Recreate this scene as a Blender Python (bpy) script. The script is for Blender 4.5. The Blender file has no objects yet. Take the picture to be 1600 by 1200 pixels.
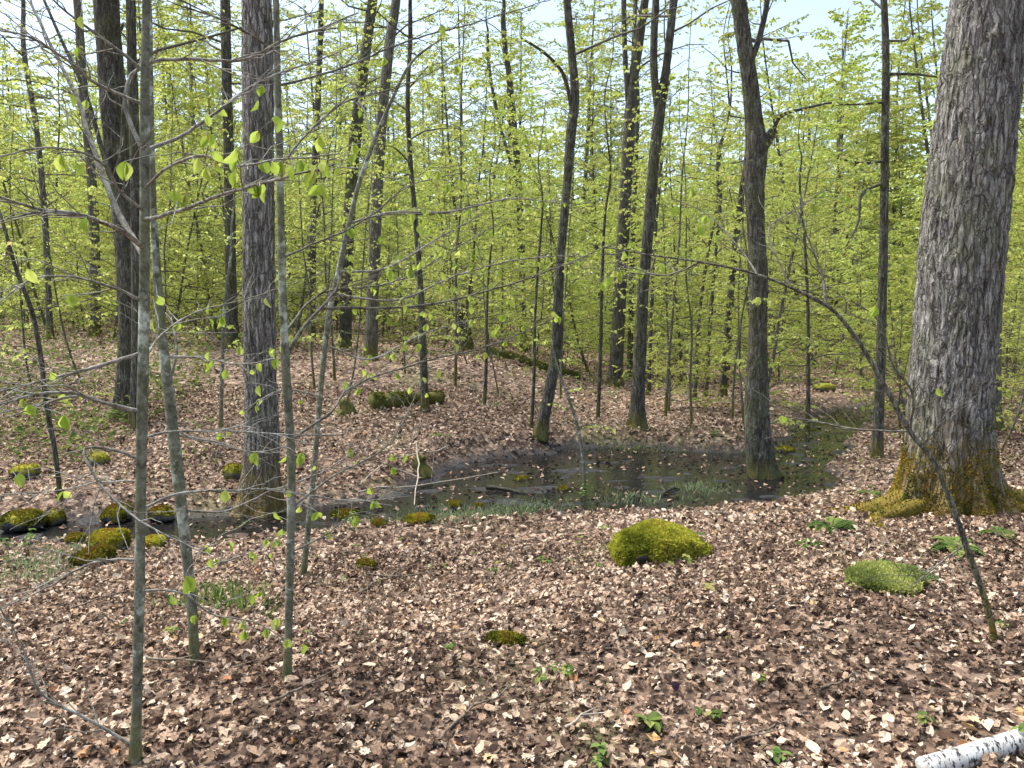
import bpy, math
import numpy as np

# ------------------------------------------------------------------ camera, sky, sun, exposure
S = bpy.context.scene
COL = S.collection
F_PX, CX, CY, EYE, PITCH = 1209.0, 800.0, 600.0, 1.6, math.radians(5.7)   # in pixels of the 1600 x 1200 photograph
cam = bpy.data.objects.new('camera', bpy.data.cameras.new('camera'))
COL.objects.link(cam)
cam.location = (0, 0, EYE)
cam.rotation_euler = (math.pi / 2 - PITCH, 0, 0)
cam.data.sensor_width = 36.0
cam.data.lens = 36.0 * F_PX / 1600.0
cam.data.clip_start = 0.05
cam.data.clip_end = 2000.0
S.camera = cam

W = bpy.data.worlds.new('World'); S.world = W; W.use_nodes = True
wn, wl = W.node_tree.nodes, W.node_tree.links
wn.clear()
SUN_EL, SUN_AZ = math.radians(64), math.radians(-62)
sky = wn.new('ShaderNodeTexSky'); sky.sky_type = 'NISHITA'; sky.sun_disc = False
sky.sun_elevation = SUN_EL; sky.sun_rotation = SUN_AZ; sky.air_density = 1.2; sky.dust_density = 0.8
hs = wn.new('ShaderNodeHueSaturation'); hs.inputs['Saturation'].default_value = 0.8
bg = wn.new('ShaderNodeBackground'); bg.inputs['Strength'].default_value = 0.078
wo = wn.new('ShaderNodeOutputWorld')
wl.new(sky.outputs[0], hs.inputs['Color']); wl.new(hs.outputs[0], bg.inputs['Color']); wl.new(bg.outputs[0], wo.inputs['Surface'])

sl = bpy.data.lights.new('sun', 'SUN'); sl.energy = 2.9; sl.angle = math.radians(40); sl.color = (1.0, 0.95, 0.86)
so = bpy.data.objects.new('sun', sl); COL.objects.link(so)
so.rotation_euler = (math.pi / 2 - SUN_EL, 0, math.pi - SUN_AZ)
so.location = (0, 0, 40)

S.view_settings.view_transform = 'Standard'; S.view_settings.look = 'None'
S.view_settings.gamma = 1.0; S.view_settings.use_curve_mapping = False
S.view_settings.exposure = 1.92
S.render.engine = 'CYCLES'
S.cycles.use_denoising = True
S.cycles.use_adaptive_sampling = True; S.cycles.adaptive_threshold = 0.03
S.cycles.max_bounces = 6; S.cycles.diffuse_bounces = 5; S.cycles.glossy_bounces = 2
S.cycles.transmission_bounces = 4; S.cycles.transparent_max_bounces = 4
S.cycles.caustics_reflective = False; S.cycles.caustics_refractive = False

RNG = np.random.default_rng(7)

# ------------------------------------------------------------------ numeric helpers
def hsh(i, j, k):
    n = (i * 374761393 + j * 668265263 + k * 2147483647) & 0xffffffff
    n = ((n ^ (n >> 13)) * 1274126177) & 0xffffffff
    n = ((n ^ (n >> 16)) * 224682251) & 0xffffffff
    return ((n ^ (n >> 15)) & 0xffffff) / float(0xffffff)

def vnoise(p):
    p = np.asarray(p, float)
    f = np.floor(p); i = f.astype(np.int64); t = p - f; t = t * t * (3 - 2 * t)
    x, y, z = i[..., 0], i[..., 1], i[..., 2]; u, v, w = t[..., 0], t[..., 1], t[..., 2]
    def L(a, b, s): return a + (b - a) * s
    c00 = L(hsh(x, y, z), hsh(x + 1, y, z), u); c10 = L(hsh(x, y + 1, z), hsh(x + 1, y + 1, z), u)
    c01 = L(hsh(x, y, z + 1), hsh(x + 1, y, z + 1), u); c11 = L(hsh(x, y + 1, z + 1), hsh(x + 1, y + 1, z + 1), u)
    return L(L(c00, c10, v), L(c01, c11, v), w) * 2 - 1

def fbm(p, o=4):
    p = np.asarray(p, float); s = 0; a = 1.0
    for k in range(o):
        s = s + a * vnoise(p * 2 ** k + 17.3 * k); a *= 0.5
    return s

def sst(a, b, x):
    t = np.clip((x - a) / (b - a), 0, 1); return t * t * (3 - 2 * t)

def unit(v):
    v = np.asarray(v, float); return v / (np.linalg.norm(v, axis=-1, keepdims=True) + 1e-9)

# ------------------------------------------------------------------ terrain
WATER_Z = -0.47
CHAN = np.array([  # x, y, half width of the stream bed
    (-14, 5.2, .5), (-9, 6.0, .5), (-5.6, 6.45, .55), (-4.3, 6.75, .5), (-3.4, 7.0, .4), (-2.6, 7.3, .38), (-1.7, 7.55, .38), (-1.0, 7.9, .5), (-0.3, 8.5, .9), (0.6, 9.15, 1.5),
    (1.7, 9.5, 1.8), (2.8, 9.7, 1.2), (3.6, 10.3, .6), (4.6, 11.6, .42), (5.6, 13.5, .4), (6.8, 15.2, .4), (9.0, 16.6, .4), (14, 18, .7), (24, 21, .7)])

def chan_k(x, y):
    best = np.full(np.shape(x), 9.0)
    for a, b in zip(CHAN[:-1], CHAN[1:]):
        d = b[:2] - a[:2]; L2 = (d ** 2).sum()
        t = np.clip(((x - a[0]) * d[0] + (y - a[1]) * d[1]) / L2, 0, 1)
        dist = np.hypot(x - (a[0] + d[0] * t), y - (a[1] + d[1] * t))
        best = np.minimum(best, dist - (a[2] + (b[2] - a[2]) * t))
    q = np.stack([x * 1.7, y * 1.7, np.zeros_like(x)], -1)
    return best + 0.13 * vnoise(q) + 0.06 * vnoise(q * 3.1)      # distance beyond the edge of the bed

def height(x, y):
    x = np.asarray(x, float); y = np.asarray(y, float)
    sh = 0.35 * np.clip(x, -4, 5)
    z = -0.33 * sst(3.2 + sh, 7.0 + sh, y)
    z = z - 0.10 * np.exp(-((x - 1.6) / 2.2) ** 2 - ((y - 7.2) / 1.3) ** 2)
    z = z + 0.10 * sst(-1, 3.5, x) * (1 - sst(6.5, 8.5, y))
    z = z + 0.78 * sst(7.9, 15.5, y) * (1 - sst(-1.6, 2.2, x - 0.02 * y))      # the low bank across the stream
    z = z + 0.4 * sst(1.5, 9, -x) * sst(9, 22, y)
    z = z + 0.16 * np.exp(-((x + 1.9) / 2.6) ** 2 - ((y - 14.8) / 2.6) ** 2)
    z = z + 0.012 * np.clip(y - 22, 0, 80) + 0.035 * np.clip(y - 40, 0, 120)
    q = np.stack([x * 0.45, y * 0.45, np.zeros_like(x)], -1)
    z = z + 0.09 * vnoise(q) + 0.04 * vnoise(q * 3) + 0.018 * vnoise(q * 8)
    c = chan_k(x, y)
    bed = WATER_Z - 0.024 + 0.042 * fbm(np.stack([x * 3.2, y * 5.5, np.zeros_like(x)], -1), 3)
    k = 1 - sst(-0.12, 0.42, c)
    return z * (1 - k) + np.minimum(z, bed) * k

CP, SP = math.cos(PITCH), math.sin(PITCH)
def ray(px, py):
    u = (px - CX) / F_PX; v = (CY - py) / F_PX
    return np.array([u, CP + v * SP, -SP + v * CP])
def at(px, py, Y):                # point seen at a pixel, Y metres in front
    d = ray(px, py); return np.array([0, 0, EYE]) + d * (Y / d[1])
def ground_at(px, py):            # point of the ground seen at a pixel
    d = ray(px, py); t = np.arange(1.5, 70, 0.02)
    p = np.array([0, 0, EYE]) + t[:, None] * d
    hit = np.nonzero(p[:, 2] < height(p[:, 0], p[:, 1]))[0]
    return p[hit[0]] if len(hit) else p[-1]
def onto(x, y): return np.array([x, y, float(height(x, y))])
def px_of(p):
    x, y, z = p[0], p[1], p[2] - EYE
    f = y * CP - z * SP; up = y * SP + z * CP
    return CX + F_PX * x / f, CY - F_PX * up / f

# ------------------------------------------------------------------ mesh helpers
def mesh(name, V, F, rnd=None, smooth=False, extra=None):
    """V (n,3); F a list of integer arrays (m,3) or (m,4)"""
    if not isinstance(F, list): F = [F]
    V = np.asarray(V, np.float32)
    me = bpy.data.meshes.new(name)
    me.vertices.add(len(V)); me.vertices.foreach_set('co', V.ravel())
    F = [np.asarray(f, np.int32) for f in F if len(f)]
    idx = np.concatenate([f.ravel() for f in F]); tot = np.concatenate([np.full(len(f), f.shape[1], np.int32) for f in F])
    me.loops.add(len(idx)); me.loops.foreach_set('vertex_index', idx)
    me.polygons.add(len(tot)); st = np.concatenate([[0], np.cumsum(tot)[:-1]]).astype(np.int32)
    me.polygons.foreach_set('loop_start', st); me.polygons.foreach_set('loop_total', tot)
    me.polygons.foreach_set('use_smooth', np.full(len(tot), smooth, bool))
    for nm, arr in ([('rnd', rnd)] if rnd is not None else []) + list((extra or {}).items()):
        a = me.attributes.new(nm, 'FLOAT', 'POINT'); a.data.foreach_set('value', np.asarray(arr, np.float32))
    me.update(calc_edges=True)
    return me

def join(parts):
    V = []; F3 = []; F4 = []; o = 0; R = []
    for p in parts:
        v, f = p[0], p[1]
        V.append(v)
        for q in (f if isinstance(f, list) else [f]):
            q = np.asarray(q)
            if len(q): (F3 if q.shape[1] == 3 else F4).append(q + o)
        R.append(p[2] if len(p) > 2 else np.zeros(len(v))); o += len(v)
    F = ([np.concatenate(F3)] if F3 else []) + ([np.concatenate(F4)] if F4 else [])
    return np.concatenate(V), F, np.concatenate(R)

def tubes(P, R, sides=4, cap=True):
    """P (n,k,3) polylines, R (n,k) radii"""
    P = np.asarray(P, float); R = np.asarray(R, float); n, k, _ = P.shape
    T = unit(np.gradient(P, axis=1)) if k > 1 else P
    ref = np.where(np.abs(T[..., 2:3]) > 0.8, np.array([0.0, 1, 0]), np.array([0.0, 0, 1]))
    ref = np.repeat(ref[:, :1], k, 1)
    A = unit(np.cross(T, ref)); B = np.cross(T, A)
    th = np.arange(sides) * 2 * math.pi / sides
    V = P[:, :, None] + R[:, :, None, None] * (A[:, :, None] * np.cos(th)[:, None] + B[:, :, None] * np.sin(th)[:, None])
    i = np.arange(n)[:, None, None] * k * sides; j = np.arange(k - 1)[None, :, None] * sides; s = np.arange(sides)[None, None, :]
    s2 = (s + 1) % sides
    F = np.stack([i + j + s, i + j + s2, i + j + sides + s2, i + j + sides + s], -1).reshape(-1, 4)
    return V.reshape(-1, 3), F

def smooth_path(pts, n, extra=None):
    pts = np.asarray(pts, float); d = np.r_[0, np.cumsum(np.linalg.norm(np.diff(pts[:, :3], axis=0), axis=1))]
    t = np.linspace(0, d[-1], n)
    m = np.gradient(pts, d, axis=0) if len(pts) > 2 else np.repeat((pts[1:] - pts[:1]) / d[-1], 2, 0)
    i = np.clip(np.searchsorted(d, t, 'right') - 1, 0, len(pts) - 2)
    h = (d[i + 1] - d[i])[:, None]; u = ((t - d[i])[:, None]) / h
    return (2 * u**3 - 3 * u**2 + 1) * pts[i] + (u**3 - 2 * u**2 + u) * h * m[i] + (-2 * u**3 + 3 * u**2) * pts[i + 1] + (u**3 - u**2) * h * m[i + 1]

def trunk_mesh(path, rad, sides, seg, flare=0.0, flare_h=0.3, lobes=5, amp=0.03, ridge=0.0, seed=0, ph=0.0, dense=None, butt=()):
    """path points with radii -> bark-bumped tapering trunk; base at path[0]"""
    pr = np.c_[np.asarray(path, float), np.asarray(rad, float)]
    L = np.linalg.norm(np.diff(pr[:, :3], axis=0), axis=1).sum()
    n = max(4, int(L / seg)); q = smooth_path(pr, n)
    if dense is not None and q[-1, 2] > dense + 1:
        k = int(np.argmax(q[:, 2] > dense)); st = max(1, int(.25 / seg)); q = np.r_[q[:k], q[k::st], q[-1:]] if (n - 1 - k) % st else np.r_[q[:k], q[k::st]]; n = len(q)
    C, r = q[:, :3], np.maximum(q[:, 3], 0.003)
    T = unit(np.gradient(C, axis=0)); A = unit(np.cross(T, np.array([0.0, 1.0, 0.02]))); B = np.cross(T, A)
    th = np.arange(sides) * 2 * math.pi / sides
    h = C[:, 2] - C[0, 2]
    rr = np.repeat(r[:, None], sides, 1)
    if flare:
        rng = np.random.default_rng(seed)
        lo = 0.55 + 0.45 * np.cos(lobes * th + ph + 0.6 * np.sin(2 * th + seed))
        rr = rr * (1 + flare * np.exp(-np.maximum(h, 0) / flare_h)[:, None] * (0.35 + lo[None]))
    wa = np.arctan2(-np.sin(th), -np.cos(th))
    for ba, bam, bw, bh in butt:
        dl = np.angle(np.exp(1j * (wa[None] - ba - .25 * np.maximum(0, .3 - h)[:, None])))
        rr = rr * (1 + bam * np.exp(-np.maximum(h, 0) / bh)[:, None] * np.exp(-(dl / (bw * (1 + .5 * np.exp(-h / .1)[:, None]))) ** 2))
    circ = r[:, None]
    q3 = np.stack([np.cos(th)[None] * circ, np.sin(th)[None] * circ, np.repeat(h[:, None], sides, 1)], -1)
    if amp: rr = rr * (1 + amp * 2 * vnoise(q3 * np.array([6, 6, 2.2]) / max(r[0], .03) * 0.12 + seed) + amp * vnoise(q3 * np.array([40, 40, 16.0]) + seed))
    if ridge:
        w = q3 + 0.016 * np.stack([vnoise(q3 * 11 + 5), vnoise(q3 * 11 + 9), 0 * q3[..., 0]], -1)
        def plate(sc, off): return np.clip(np.abs(vnoise(w * np.array(sc) + off)) * 3.2, 0, 1) ** .6
        g = plate((24, 24, 3.2), 31) * .55 + plate((46, 46, 8.5), 77) * .35 + .3 * vnoise(w * np.array([32, 32, 16.0]) + 11) + .3 * vnoise(w * np.array([70, 70, 30.0]) + 3)
        rr = rr + ridge * (g - .6)
    V = C[:, None] + rr[..., None] * (A[:, None] * np.cos(th)[None, :, None] + B[:, None] * np.sin(th)[None, :, None])
    V = V.reshape(-1, 3)
    j = np.arange(n - 1)[:, None] * sides; s = np.arange(sides)[None]; s2 = (s + 1) % sides
    F = np.stack([j + s, j + sides + s, j + sides + s2, j + s2], -1).reshape(-1, 4)
    return V, F, (C, r)

# leaf templates: x across, y along the midrib, z out of the blade
def tmpl(pts, tris): return np.array(pts, float), np.array(tris)
LEAF4 = tmpl([(0, 0, 0), (.34, .45, .10), (0, 1, -.06), (-.34, .45, .10)], [(0, 1, 2), (0, 2, 3)])
LEAF8 = tmpl([(0, 0, 0), (.22, .18, .07), (.36, .48, .10), (.22, .8, .05), (0, 1, -.14), (-.22, .8, .05), (-.36, .48, .10), (-.22, .18, .07), (0, .5, 0)],
             [(0, 1, 8), (1, 2, 8), (2, 3, 8), (3, 4, 8), (4, 5, 8), (5, 6, 8), (6, 7, 8), (7, 0, 8)])
LEAF6 = tmpl([(0, 0, .04), (.3, .3, .12), (.26, .75, .1), (0, 1.05, -.1), (-.28, .7, .16), (-.3, .28, .02)], [(0, 1, 5), (1, 4, 5), (1, 2, 4), (2, 3, 4)])
def maple():
    o = [(0, 0), (.12, .10), (.34, .04), (.30, .20), (.52, .34), (.36, .44), (.42, .72), (.22, .62), (.14, .78), (0, 1.0), (-.14, .78), (-.22, .62), (-.42, .72), (-.36, .44), (-.52, .34), (-.30, .20), (-.34, .04), (-.12, .10)]
    n = len(o); P = [(x, y, 0.5 * (x * x) + 0.12 * math.sin(5 * x + 4 * y) - 0.25 * (y - .5) ** 2) for x, y in o] + [(0, .42, -.03)]
    return tmpl(P, [(i, (i + 1) % n, n) for i in range(n)])
MAPLE = maple()
CURL = tmpl([(0, 0, .05), (.25, .15, .22), (.34, .5, .30), (.18, .85, .26), (0, 1.05, .12), (-.2, .8, .02), (-.38, .5, .10), (-.28, .2, .05), (.02, .35, -.04), (.0, .7, -.02)],
            [(0, 1, 8), (1, 2, 8), (2, 9, 8), (2, 3, 9), (3, 4, 9), (4, 5, 9), (5, 6, 9), (6, 8, 9), (6, 7, 8), (7, 0, 8)])

def leaves(T, pos, ydir, nrm, size, curl=None, rnd=None, crumple=0.0):
    TV, TF = T; n = len(pos)
    Y = unit(ydir); X = unit(np.cross(Y, nrm)); N = np.cross(X, Y)
    size = np.broadcast_to(size, (n,))[:, None, None]; c = np.ones((n, 1, 1)) if curl is None else np.asarray(curl)[:, None, None]
    V = pos[:, None] + size * (TV[None, :, :1] * X[:, None] + TV[None, :, 1:2] * Y[:, None] + TV[None, :, 2:] * c * N[:, None])
    if crumple: V = V + size * np.random.default_rng(n).normal(0, crumple, V.shape)
    F = (np.arange(n)[:, None, None] * len(TV) + TF[None]).reshape(-1, 3)
    rnd = np.zeros(n) if rnd is None else rnd
    return V.reshape(-1, 3), F, np.repeat(rnd, len(TV))

# ------------------------------------------------------------------ object helpers
def link(name, me, m=None, parent=None, label=None, kind=None):
    o = bpy.data.objects.new(name, me); COL.objects.link(o)
    if m is not None and len(me.materials) == 0: me.materials.append(m)
    if parent is not None: o.parent = parent
    if label: o['label'] = label
    if kind: o['kind'] = kind
    return o
def thing(name, label, cat, loc, group=None, rz=0.0, sc=1.0):
    o = bpy.data.objects.new(name, None); COL.objects.link(o); o.empty_display_size = 0.1
    o.location = loc; o.rotation_euler = (0, 0, rz); o.scale = (sc, sc, sc)
    o['label'] = label; o['category'] = cat
    if group: o['group'] = group
    return o
def tag(o, label, cat, group=None):
    o['label'] = label; o['category'] = cat
    if group: o['group'] = group
    return o
def copy_tree(o, parent=None):
    c = o.copy(); COL.objects.link(c); c.parent = parent
    for ch in list(o.children): copy_tree(ch, c)
    return c

# ------------------------------------------------------------------ materials
class NT:
    def __init__(s, name):
        s.m = bpy.data.materials.new(name); s.m.use_nodes = True; s.t = s.m.node_tree; s.t.nodes.clear()
        s.out = s.t.nodes.new('ShaderNodeOutputMaterial')
    def n(s, ty, **kw):
        o = s.t.nodes.new('ShaderNode' + ty)
        for k, v in kw.items():
            if k in o.inputs.keys(): s.put(o.inputs[k], v)
            else: setattr(o, k, v)
        return o
    def put(s, i, v):
        if hasattr(v, 'is_linked'): s.t.links.new(v, i)
        else:
            try: i.default_value = v
            except Exception: i.default_value = (*v, 1)
    def coord(s, scale=(1, 1, 1), kind='Object'):
        c = s.n('TexCoord'); m = s.n('Mapping'); s.t.links.new(c.outputs[kind], m.inputs['Vector']); m.inputs['Scale'].default_value = scale
        return m.outputs[0]
    def noise(s, vec, sc, det=4, rough=.6, dist=0):
        o = s.n('TexNoise', Scale=sc, Detail=det, Roughness=rough, Distortion=dist); s.put(o.inputs['Vector'], vec); return o.outputs['Fac']
    def ramp(s, fac, stops):
        o = s.n('ValToRGB'); e = o.color_ramp.elements
        while len(e) > 1: e.remove(e[-1])
        for k, (p, c) in enumerate(stops):
            q = e[0] if k == 0 else e.new(p)
            q.position = p; q.color = (*c, 1) if len(c) == 3 else c
        s.put(o.inputs[0], fac); return o.outputs[0]
    def mix(s, f, a, b, mode='MIX'):
        o = s.n('MixRGB', blend_type=mode); s.put(o.inputs[0], f); s.put(o.inputs[1], a); s.put(o.inputs[2], b); return o.outputs[0]
    def math(s, op, a, b=0.0, clamp=False):
        o = s.n('Math', operation=op, use_clamp=clamp); s.put(o.inputs[0], a); s.put(o.inputs[1], b); return o.outputs[0]
    def mrange(s, v, a, b, c=0.0, d=1.0):
        o = s.n('MapRange'); s.put(o.inputs['Value'], v); o.inputs['From Min'].default_value = a; o.inputs['From Max'].default_value = b
        o.inputs['To Min'].default_value = c; o.inputs['To Max'].default_value = d; return o.outputs[0]
    def attr(s, nm): return s.n('Attribute', attribute_name=nm).outputs['Fac']
    def bump(s, h, st=.5, d=.02):
        o = s.n('Bump', Strength=st, Distance=d); s.put(o.inputs['Height'], h); return o.outputs[0]
    def bsdf(s, col, rough=.8, nrm=None, spec=.3):
        o = s.n('BsdfPrincipled'); s.put(o.inputs['Base Color'], col); s.put(o.inputs['Roughness'], rough); o.inputs['Specular IOR Level'].default_value = spec
        if nrm is not None: s.put(o.inputs['Normal'], nrm)
        return o.outputs[0]
    def done(s, sh): s.t.links.new(sh, s.out.inputs['Surface']); return s.m

def leaf_mat(name, stops, trans=.5, rough=.5, by='attr', tint=1.0):
    t = NT(name)
    f = t.attr('rnd') if by == 'attr' else t.n('ObjectInfo').outputs['Random']
    c = t.ramp(f, stops)
    if by == 'attr':
        oi = t.n('ObjectInfo').outputs['Random']
        h = t.n('HueSaturation'); t.put(h.inputs['Hue'], t.mrange(oi, 0, 1, .488, .512)); t.put(h.inputs['Value'], t.mrange(oi, 0, 1, .86, 1.12)); t.put(h.inputs['Color'], c); c = h.outputs[0]
    if 'dead' in name:
        nz = t.noise(t.coord((1, 1, 1), 'Object' if by == 'attr' else 'Generated'), 70 if by == 'attr' else 5, 4, .7)
        c = t.mix(1.0, c, t.ramp(nz, [(.3, (.55, .52, .5)), (.5, (.95, .94, .92)), (.7, (1.25, 1.25, 1.22))]), 'MULTIPLY')
    db = t.n('BsdfDiffuse'); t.put(db.inputs['Color'], c); d = db.outputs[0]
    tr = t.n('BsdfTranslucent'); t.put(tr.inputs['Color'], c)
    mx = t.n('MixShader'); mx.inputs[0].default_value = trans
    t.t.links.new(d, mx.inputs[1]); t.t.links.new(tr.outputs[0], mx.inputs[2])
    return t.done(mx.outputs[0])

M = {}
M['leaf'] = leaf_mat('spring_leaf', [(0, (.285, .355, .085)), (.45, (.435, .495, .125)), (.8, (.565, .605, .17)), (.96, (.63, .625, .23)), (1, (.5, .38, .16))], .5)
M['canopy_leaf'] = leaf_mat('canopy_leaf', [(0, (.27, .335, .08)), (.5, (.4, .455, .115)), (.85, (.52, .535, .16)), (1, (.5, .36, .18))], .5)
M['near_leaf'] = leaf_mat('fresh_beech_leaf', [(0, (.24, .34, .05)), (.5, (.34, .44, .07)), (1, (.46, .52, .13))], .5, .4, 'object')
M['plant'] = leaf_mat('ground_plant_leaf', [(0, (.06, .105, .03)), (.4, (.1, .16, .045)), (.75, (.18, .235, .065)), (1, (.31, .31, .1))], .35)
M['sedge'] = leaf_mat('sedge_blade', [(0, (.12, .16, .07)), (.5, (.2, .26, .12)), (1, (.33, .34, .2))], .3)
M['moss_fuzz'] = leaf_mat('moss_tufts', [(0, (.05, .065, .01)), (.25, (.14, .13, .014)), (.55, (.31, .29, .028)), (.85, (.48, .43, .05)), (1, (.34, .18, .035))], .25, .8)
M['moss_gold'] = leaf_mat('golden_moss_tufts', [(0, (.07, .085, .012)), (.3, (.19, .2, .025)), (.6, (.35, .33, .045)), (.85, (.46, .42, .07)), (1, (.3, .22, .04))], .25, .8)
M['moss_dull'] = leaf_mat('dull_moss_tufts', [(0, (.025, .03, .008)), (.35, (.07, .075, .012)), (.6, (.16, .15, .02)), (.85, (.26, .22, .03)), (1, (.2, .11, .025))], .2, .8)
M['moss_rust'] = leaf_mat('rusty_moss_tufts', [(0, (.035, .055, .01)), (.25, (.09, .11, .015)), (.42, (.17, .125, .02)), (.62, (.3, .195, .03)), (.85, (.36, .28, .04)), (1, (.2, .26, .045))], .2, .8)
M['moss_green'] = leaf_mat('feather_moss', [(0, (.14, .17, .05)), (.5, (.28, .33, .09)), (1, (.45, .47, .15))], .25, .8)
M['fern'] = leaf_mat('fern_leaf', [(0, (.06, .11, .03)), (.6, (.13, .2, .055)), (1, (.26, .28, .09))], .35)
LIT = [(0, (.018, .016, .015)), (.07, (.055, .038, .03)), (.2, (.1, .068, .05)), (.42, (.2, .138, .1)), (.56, (.32, .222, .155)), (.76, (.48, .362, .265)), (.92, (.64, .525, .41)), (.985, (.64, .525, .41)), (.99, (.50, .36, .16)), (.997, (.40, .2, .1)), (1, (.06, .035, .06))]
M['litter'] = leaf_mat('dead_leaf', LIT, .15, .65)
M['litter_one'] = leaf_mat('dead_leaf_single', [(0, (.16, .1, .07)), (.25, (.34, .235, .165)), (.6, (.5, .385, .285)), (.88, (.66, .55, .44)), (.95, (.5, .36, .18)), (1, (.42, .2, .1))], .15, .65, 'object')
M['scale'] = leaf_mat('bud_scale', [(0, (.3, .13, .05)), (1, (.45, .25, .1))], .2, .6, 'object')

def bark(name, dark, mid, light, furrow=18, stretch=.18, *r, crack=0.0, **k):
    return _bark(name, dark, mid, light, furrow, stretch, *r, crack=crack, **k)
def _bark(name, dark, mid, light, furrow=18, stretch=.18, lichen=.35, moss_h=.6, moss_amt=.5, bumpd=.02, lich=(.30, .33, .24), mossc=(.13, .13, .015), up_green=.25, crack=0.0):
    t = NT(name)
    v = t.coord((1, 1, stretch)); v1 = t.coord((1, 1, 1))
    a = t.noise(v, furrow, 6, .65, .6); b = t.noise(v1, furrow * 2.4, 5, .7)
    c = t.ramp(t.math('ADD', t.math('MULTIPLY', a, .7), t.math('MULTIPLY', b, .3)), [(.36, dark), (.5, mid), (.64, light)])
    if crack:
        nz = t.n('TexNoise', Scale=14.0, Detail=3.0); t.put(nz.inputs['Vector'], v1)
        va = t.n('VectorMath', operation='MULTIPLY_ADD'); t.put(va.inputs[0], nz.outputs['Color']); va.inputs[1].default_value = (.055, .055, .03); t.put(va.inputs[2], v)
        vo = t.n('TexVoronoi', feature='DISTANCE_TO_EDGE', Scale=crack); t.put(vo.inputs['Vector'], va.outputs[0])
        ck = t.mrange(vo.outputs['Distance'], .0, .11)
        c = t.mix(t.mrange(ck, 0, 1, .35, 1.0), dark, c)
    l = t.math('MULTIPLY', t.mrange(t.noise(v1, 5.5, 5, .7), .52, .60), t.mrange(t.noise(v1, 28, 3, .6), .38, .55))
    c = t.mix(t.math('MULTIPLY', l, lichen), c, lich)
    g = t.mrange(t.noise(v1, 2.3, 4, .7), .48, .66)
    c = t.mix(t.math('MULTIPLY', g, up_green), c, (.13, .15, .045))
    sx = t.n('SeparateXYZ'); t.put(sx.inputs[0], v1)
    z = t.math('ADD', sx.outputs['Z'], t.math('MULTIPLY', t.math('SUBTRACT', t.noise(v1, 6, 5, .7), .5), moss_h * 1.8))
    mm = t.math('MULTIPLY', t.mrange(z, moss_h, moss_h * .25), moss_amt)
    mc = t.ramp(t.noise(v1, 17, 5, .75), [(.3, (.045, .055, .01)), (.5, mossc), (.62, (.19, .12, .025)), (.75, (.23, .22, .03))])
    c = t.mix(mm, c, mc)
    hgt = t.math('ADD', a, t.math('MULTIPLY', b, .45))
    if crack: hgt = t.math('ADD', hgt, t.math('MULTIPLY', ck, .8))
    return t.done(t.bsdf(c, .88, t.bump(hgt, 1.0, bumpd), .2))
M['maple_bark'] = bark('furrowed_maple_bark', (.042, .037, .032), (.19, .174, .158), (.47, .445, .415), 32, .13, .2, .8, .8, .022, up_green=.3, mossc=(.2, .13, .025), crack=24)
M['bark_mid'] = bark('grey_tree_bark', (.04, .036, .03), (.135, .125, .105), (.29, .275, .24), 30, .14, .35, .45, .8, .014, up_green=.4, crack=34)
M['bark_dark'] = bark('dark_tree_bark', (.022, .02, .016), (.078, .071, .057), (.21, .192, .16), 34, .16, .3, .3, .6, .012, up_green=.35, crack=36)
M['beech_bark'] = bark('lichened_beech_bark', (.04, .04, .028), (.13, .13, .095), (.23, .235, .185), 34, .7, 1.0, .25, .5, .006, (.44, .47, .4), up_green=.5)
M['twig'] = bark('grey_twig_bark', (.06, .054, .044), (.16, .15, .125), (.31, .3, .275), 40, .6, .5, .01, 0, .002, (.42, .42, .4), up_green=.1)
M['twig_dark'] = bark('dark_twig_bark', (.03, .027, .022), (.09, .082, .065), (.18, .17, .145), 40, .6, .3, .01, 0, .002, up_green=.1)
M['log'] = bark('rotting_mossy_wood', (.015, .012, .009), (.05, .038, .026), (.12, .09, .06), 14, .5, .2, .5, .75, .02, mossc=(.09, .11, .02))
M['root_moss'] = bark('mossy_root', (.05, .045, .03), (.11, .095, .06), (.2, .17, .11), 16, .6, .2, 3.0, .9, .02, mossc=(.16, .12, .015))
M['wet_wood'] = bark('wet_dark_wood', (.008, .007, .006), (.025, .02, .016), (.07, .058, .046), 30, .4, .1, .01, 0, .004, up_green=.1)
M['stick'] = bark('dead_stick_bark', (.04, .03, .022), (.13, .1, .075), (.27, .22, .17), 40, .5, .2, .01, 0, .003, up_green=.08)
M['pale_stick'] = bark('bleached_stick', (.2, .16, .12), (.36, .31, .25), (.5, .45, .38), 40, .5, .2, .01, 0, .003, up_green=.05)

def birch():
    t = NT('white_birch_bark'); v = t.coord((1, 1, 1)); vs = t.coord((1.6, .7, .7))
    c = t.ramp(t.noise(v, 9, 5, .6), [(.3, (.2, .19, .17)), (.48, (.4, .39, .37)), (.62, (.5, .49, .47))])
    sp = t.mrange(t.noise(vs, 48, 4, .7), .535, .58)
    c = t.mix(sp, c, (.03, .028, .027))
    c = t.mix(t.math('MULTIPLY', t.mrange(t.noise(v, 3, 4, .7), .56, .66), .6), c, (.16, .19, .08))
    return t.done(t.bsdf(c, .7, t.bump(t.noise(v, 60, 4), .5, .004), .3))
M['birch'] = birch()

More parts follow.
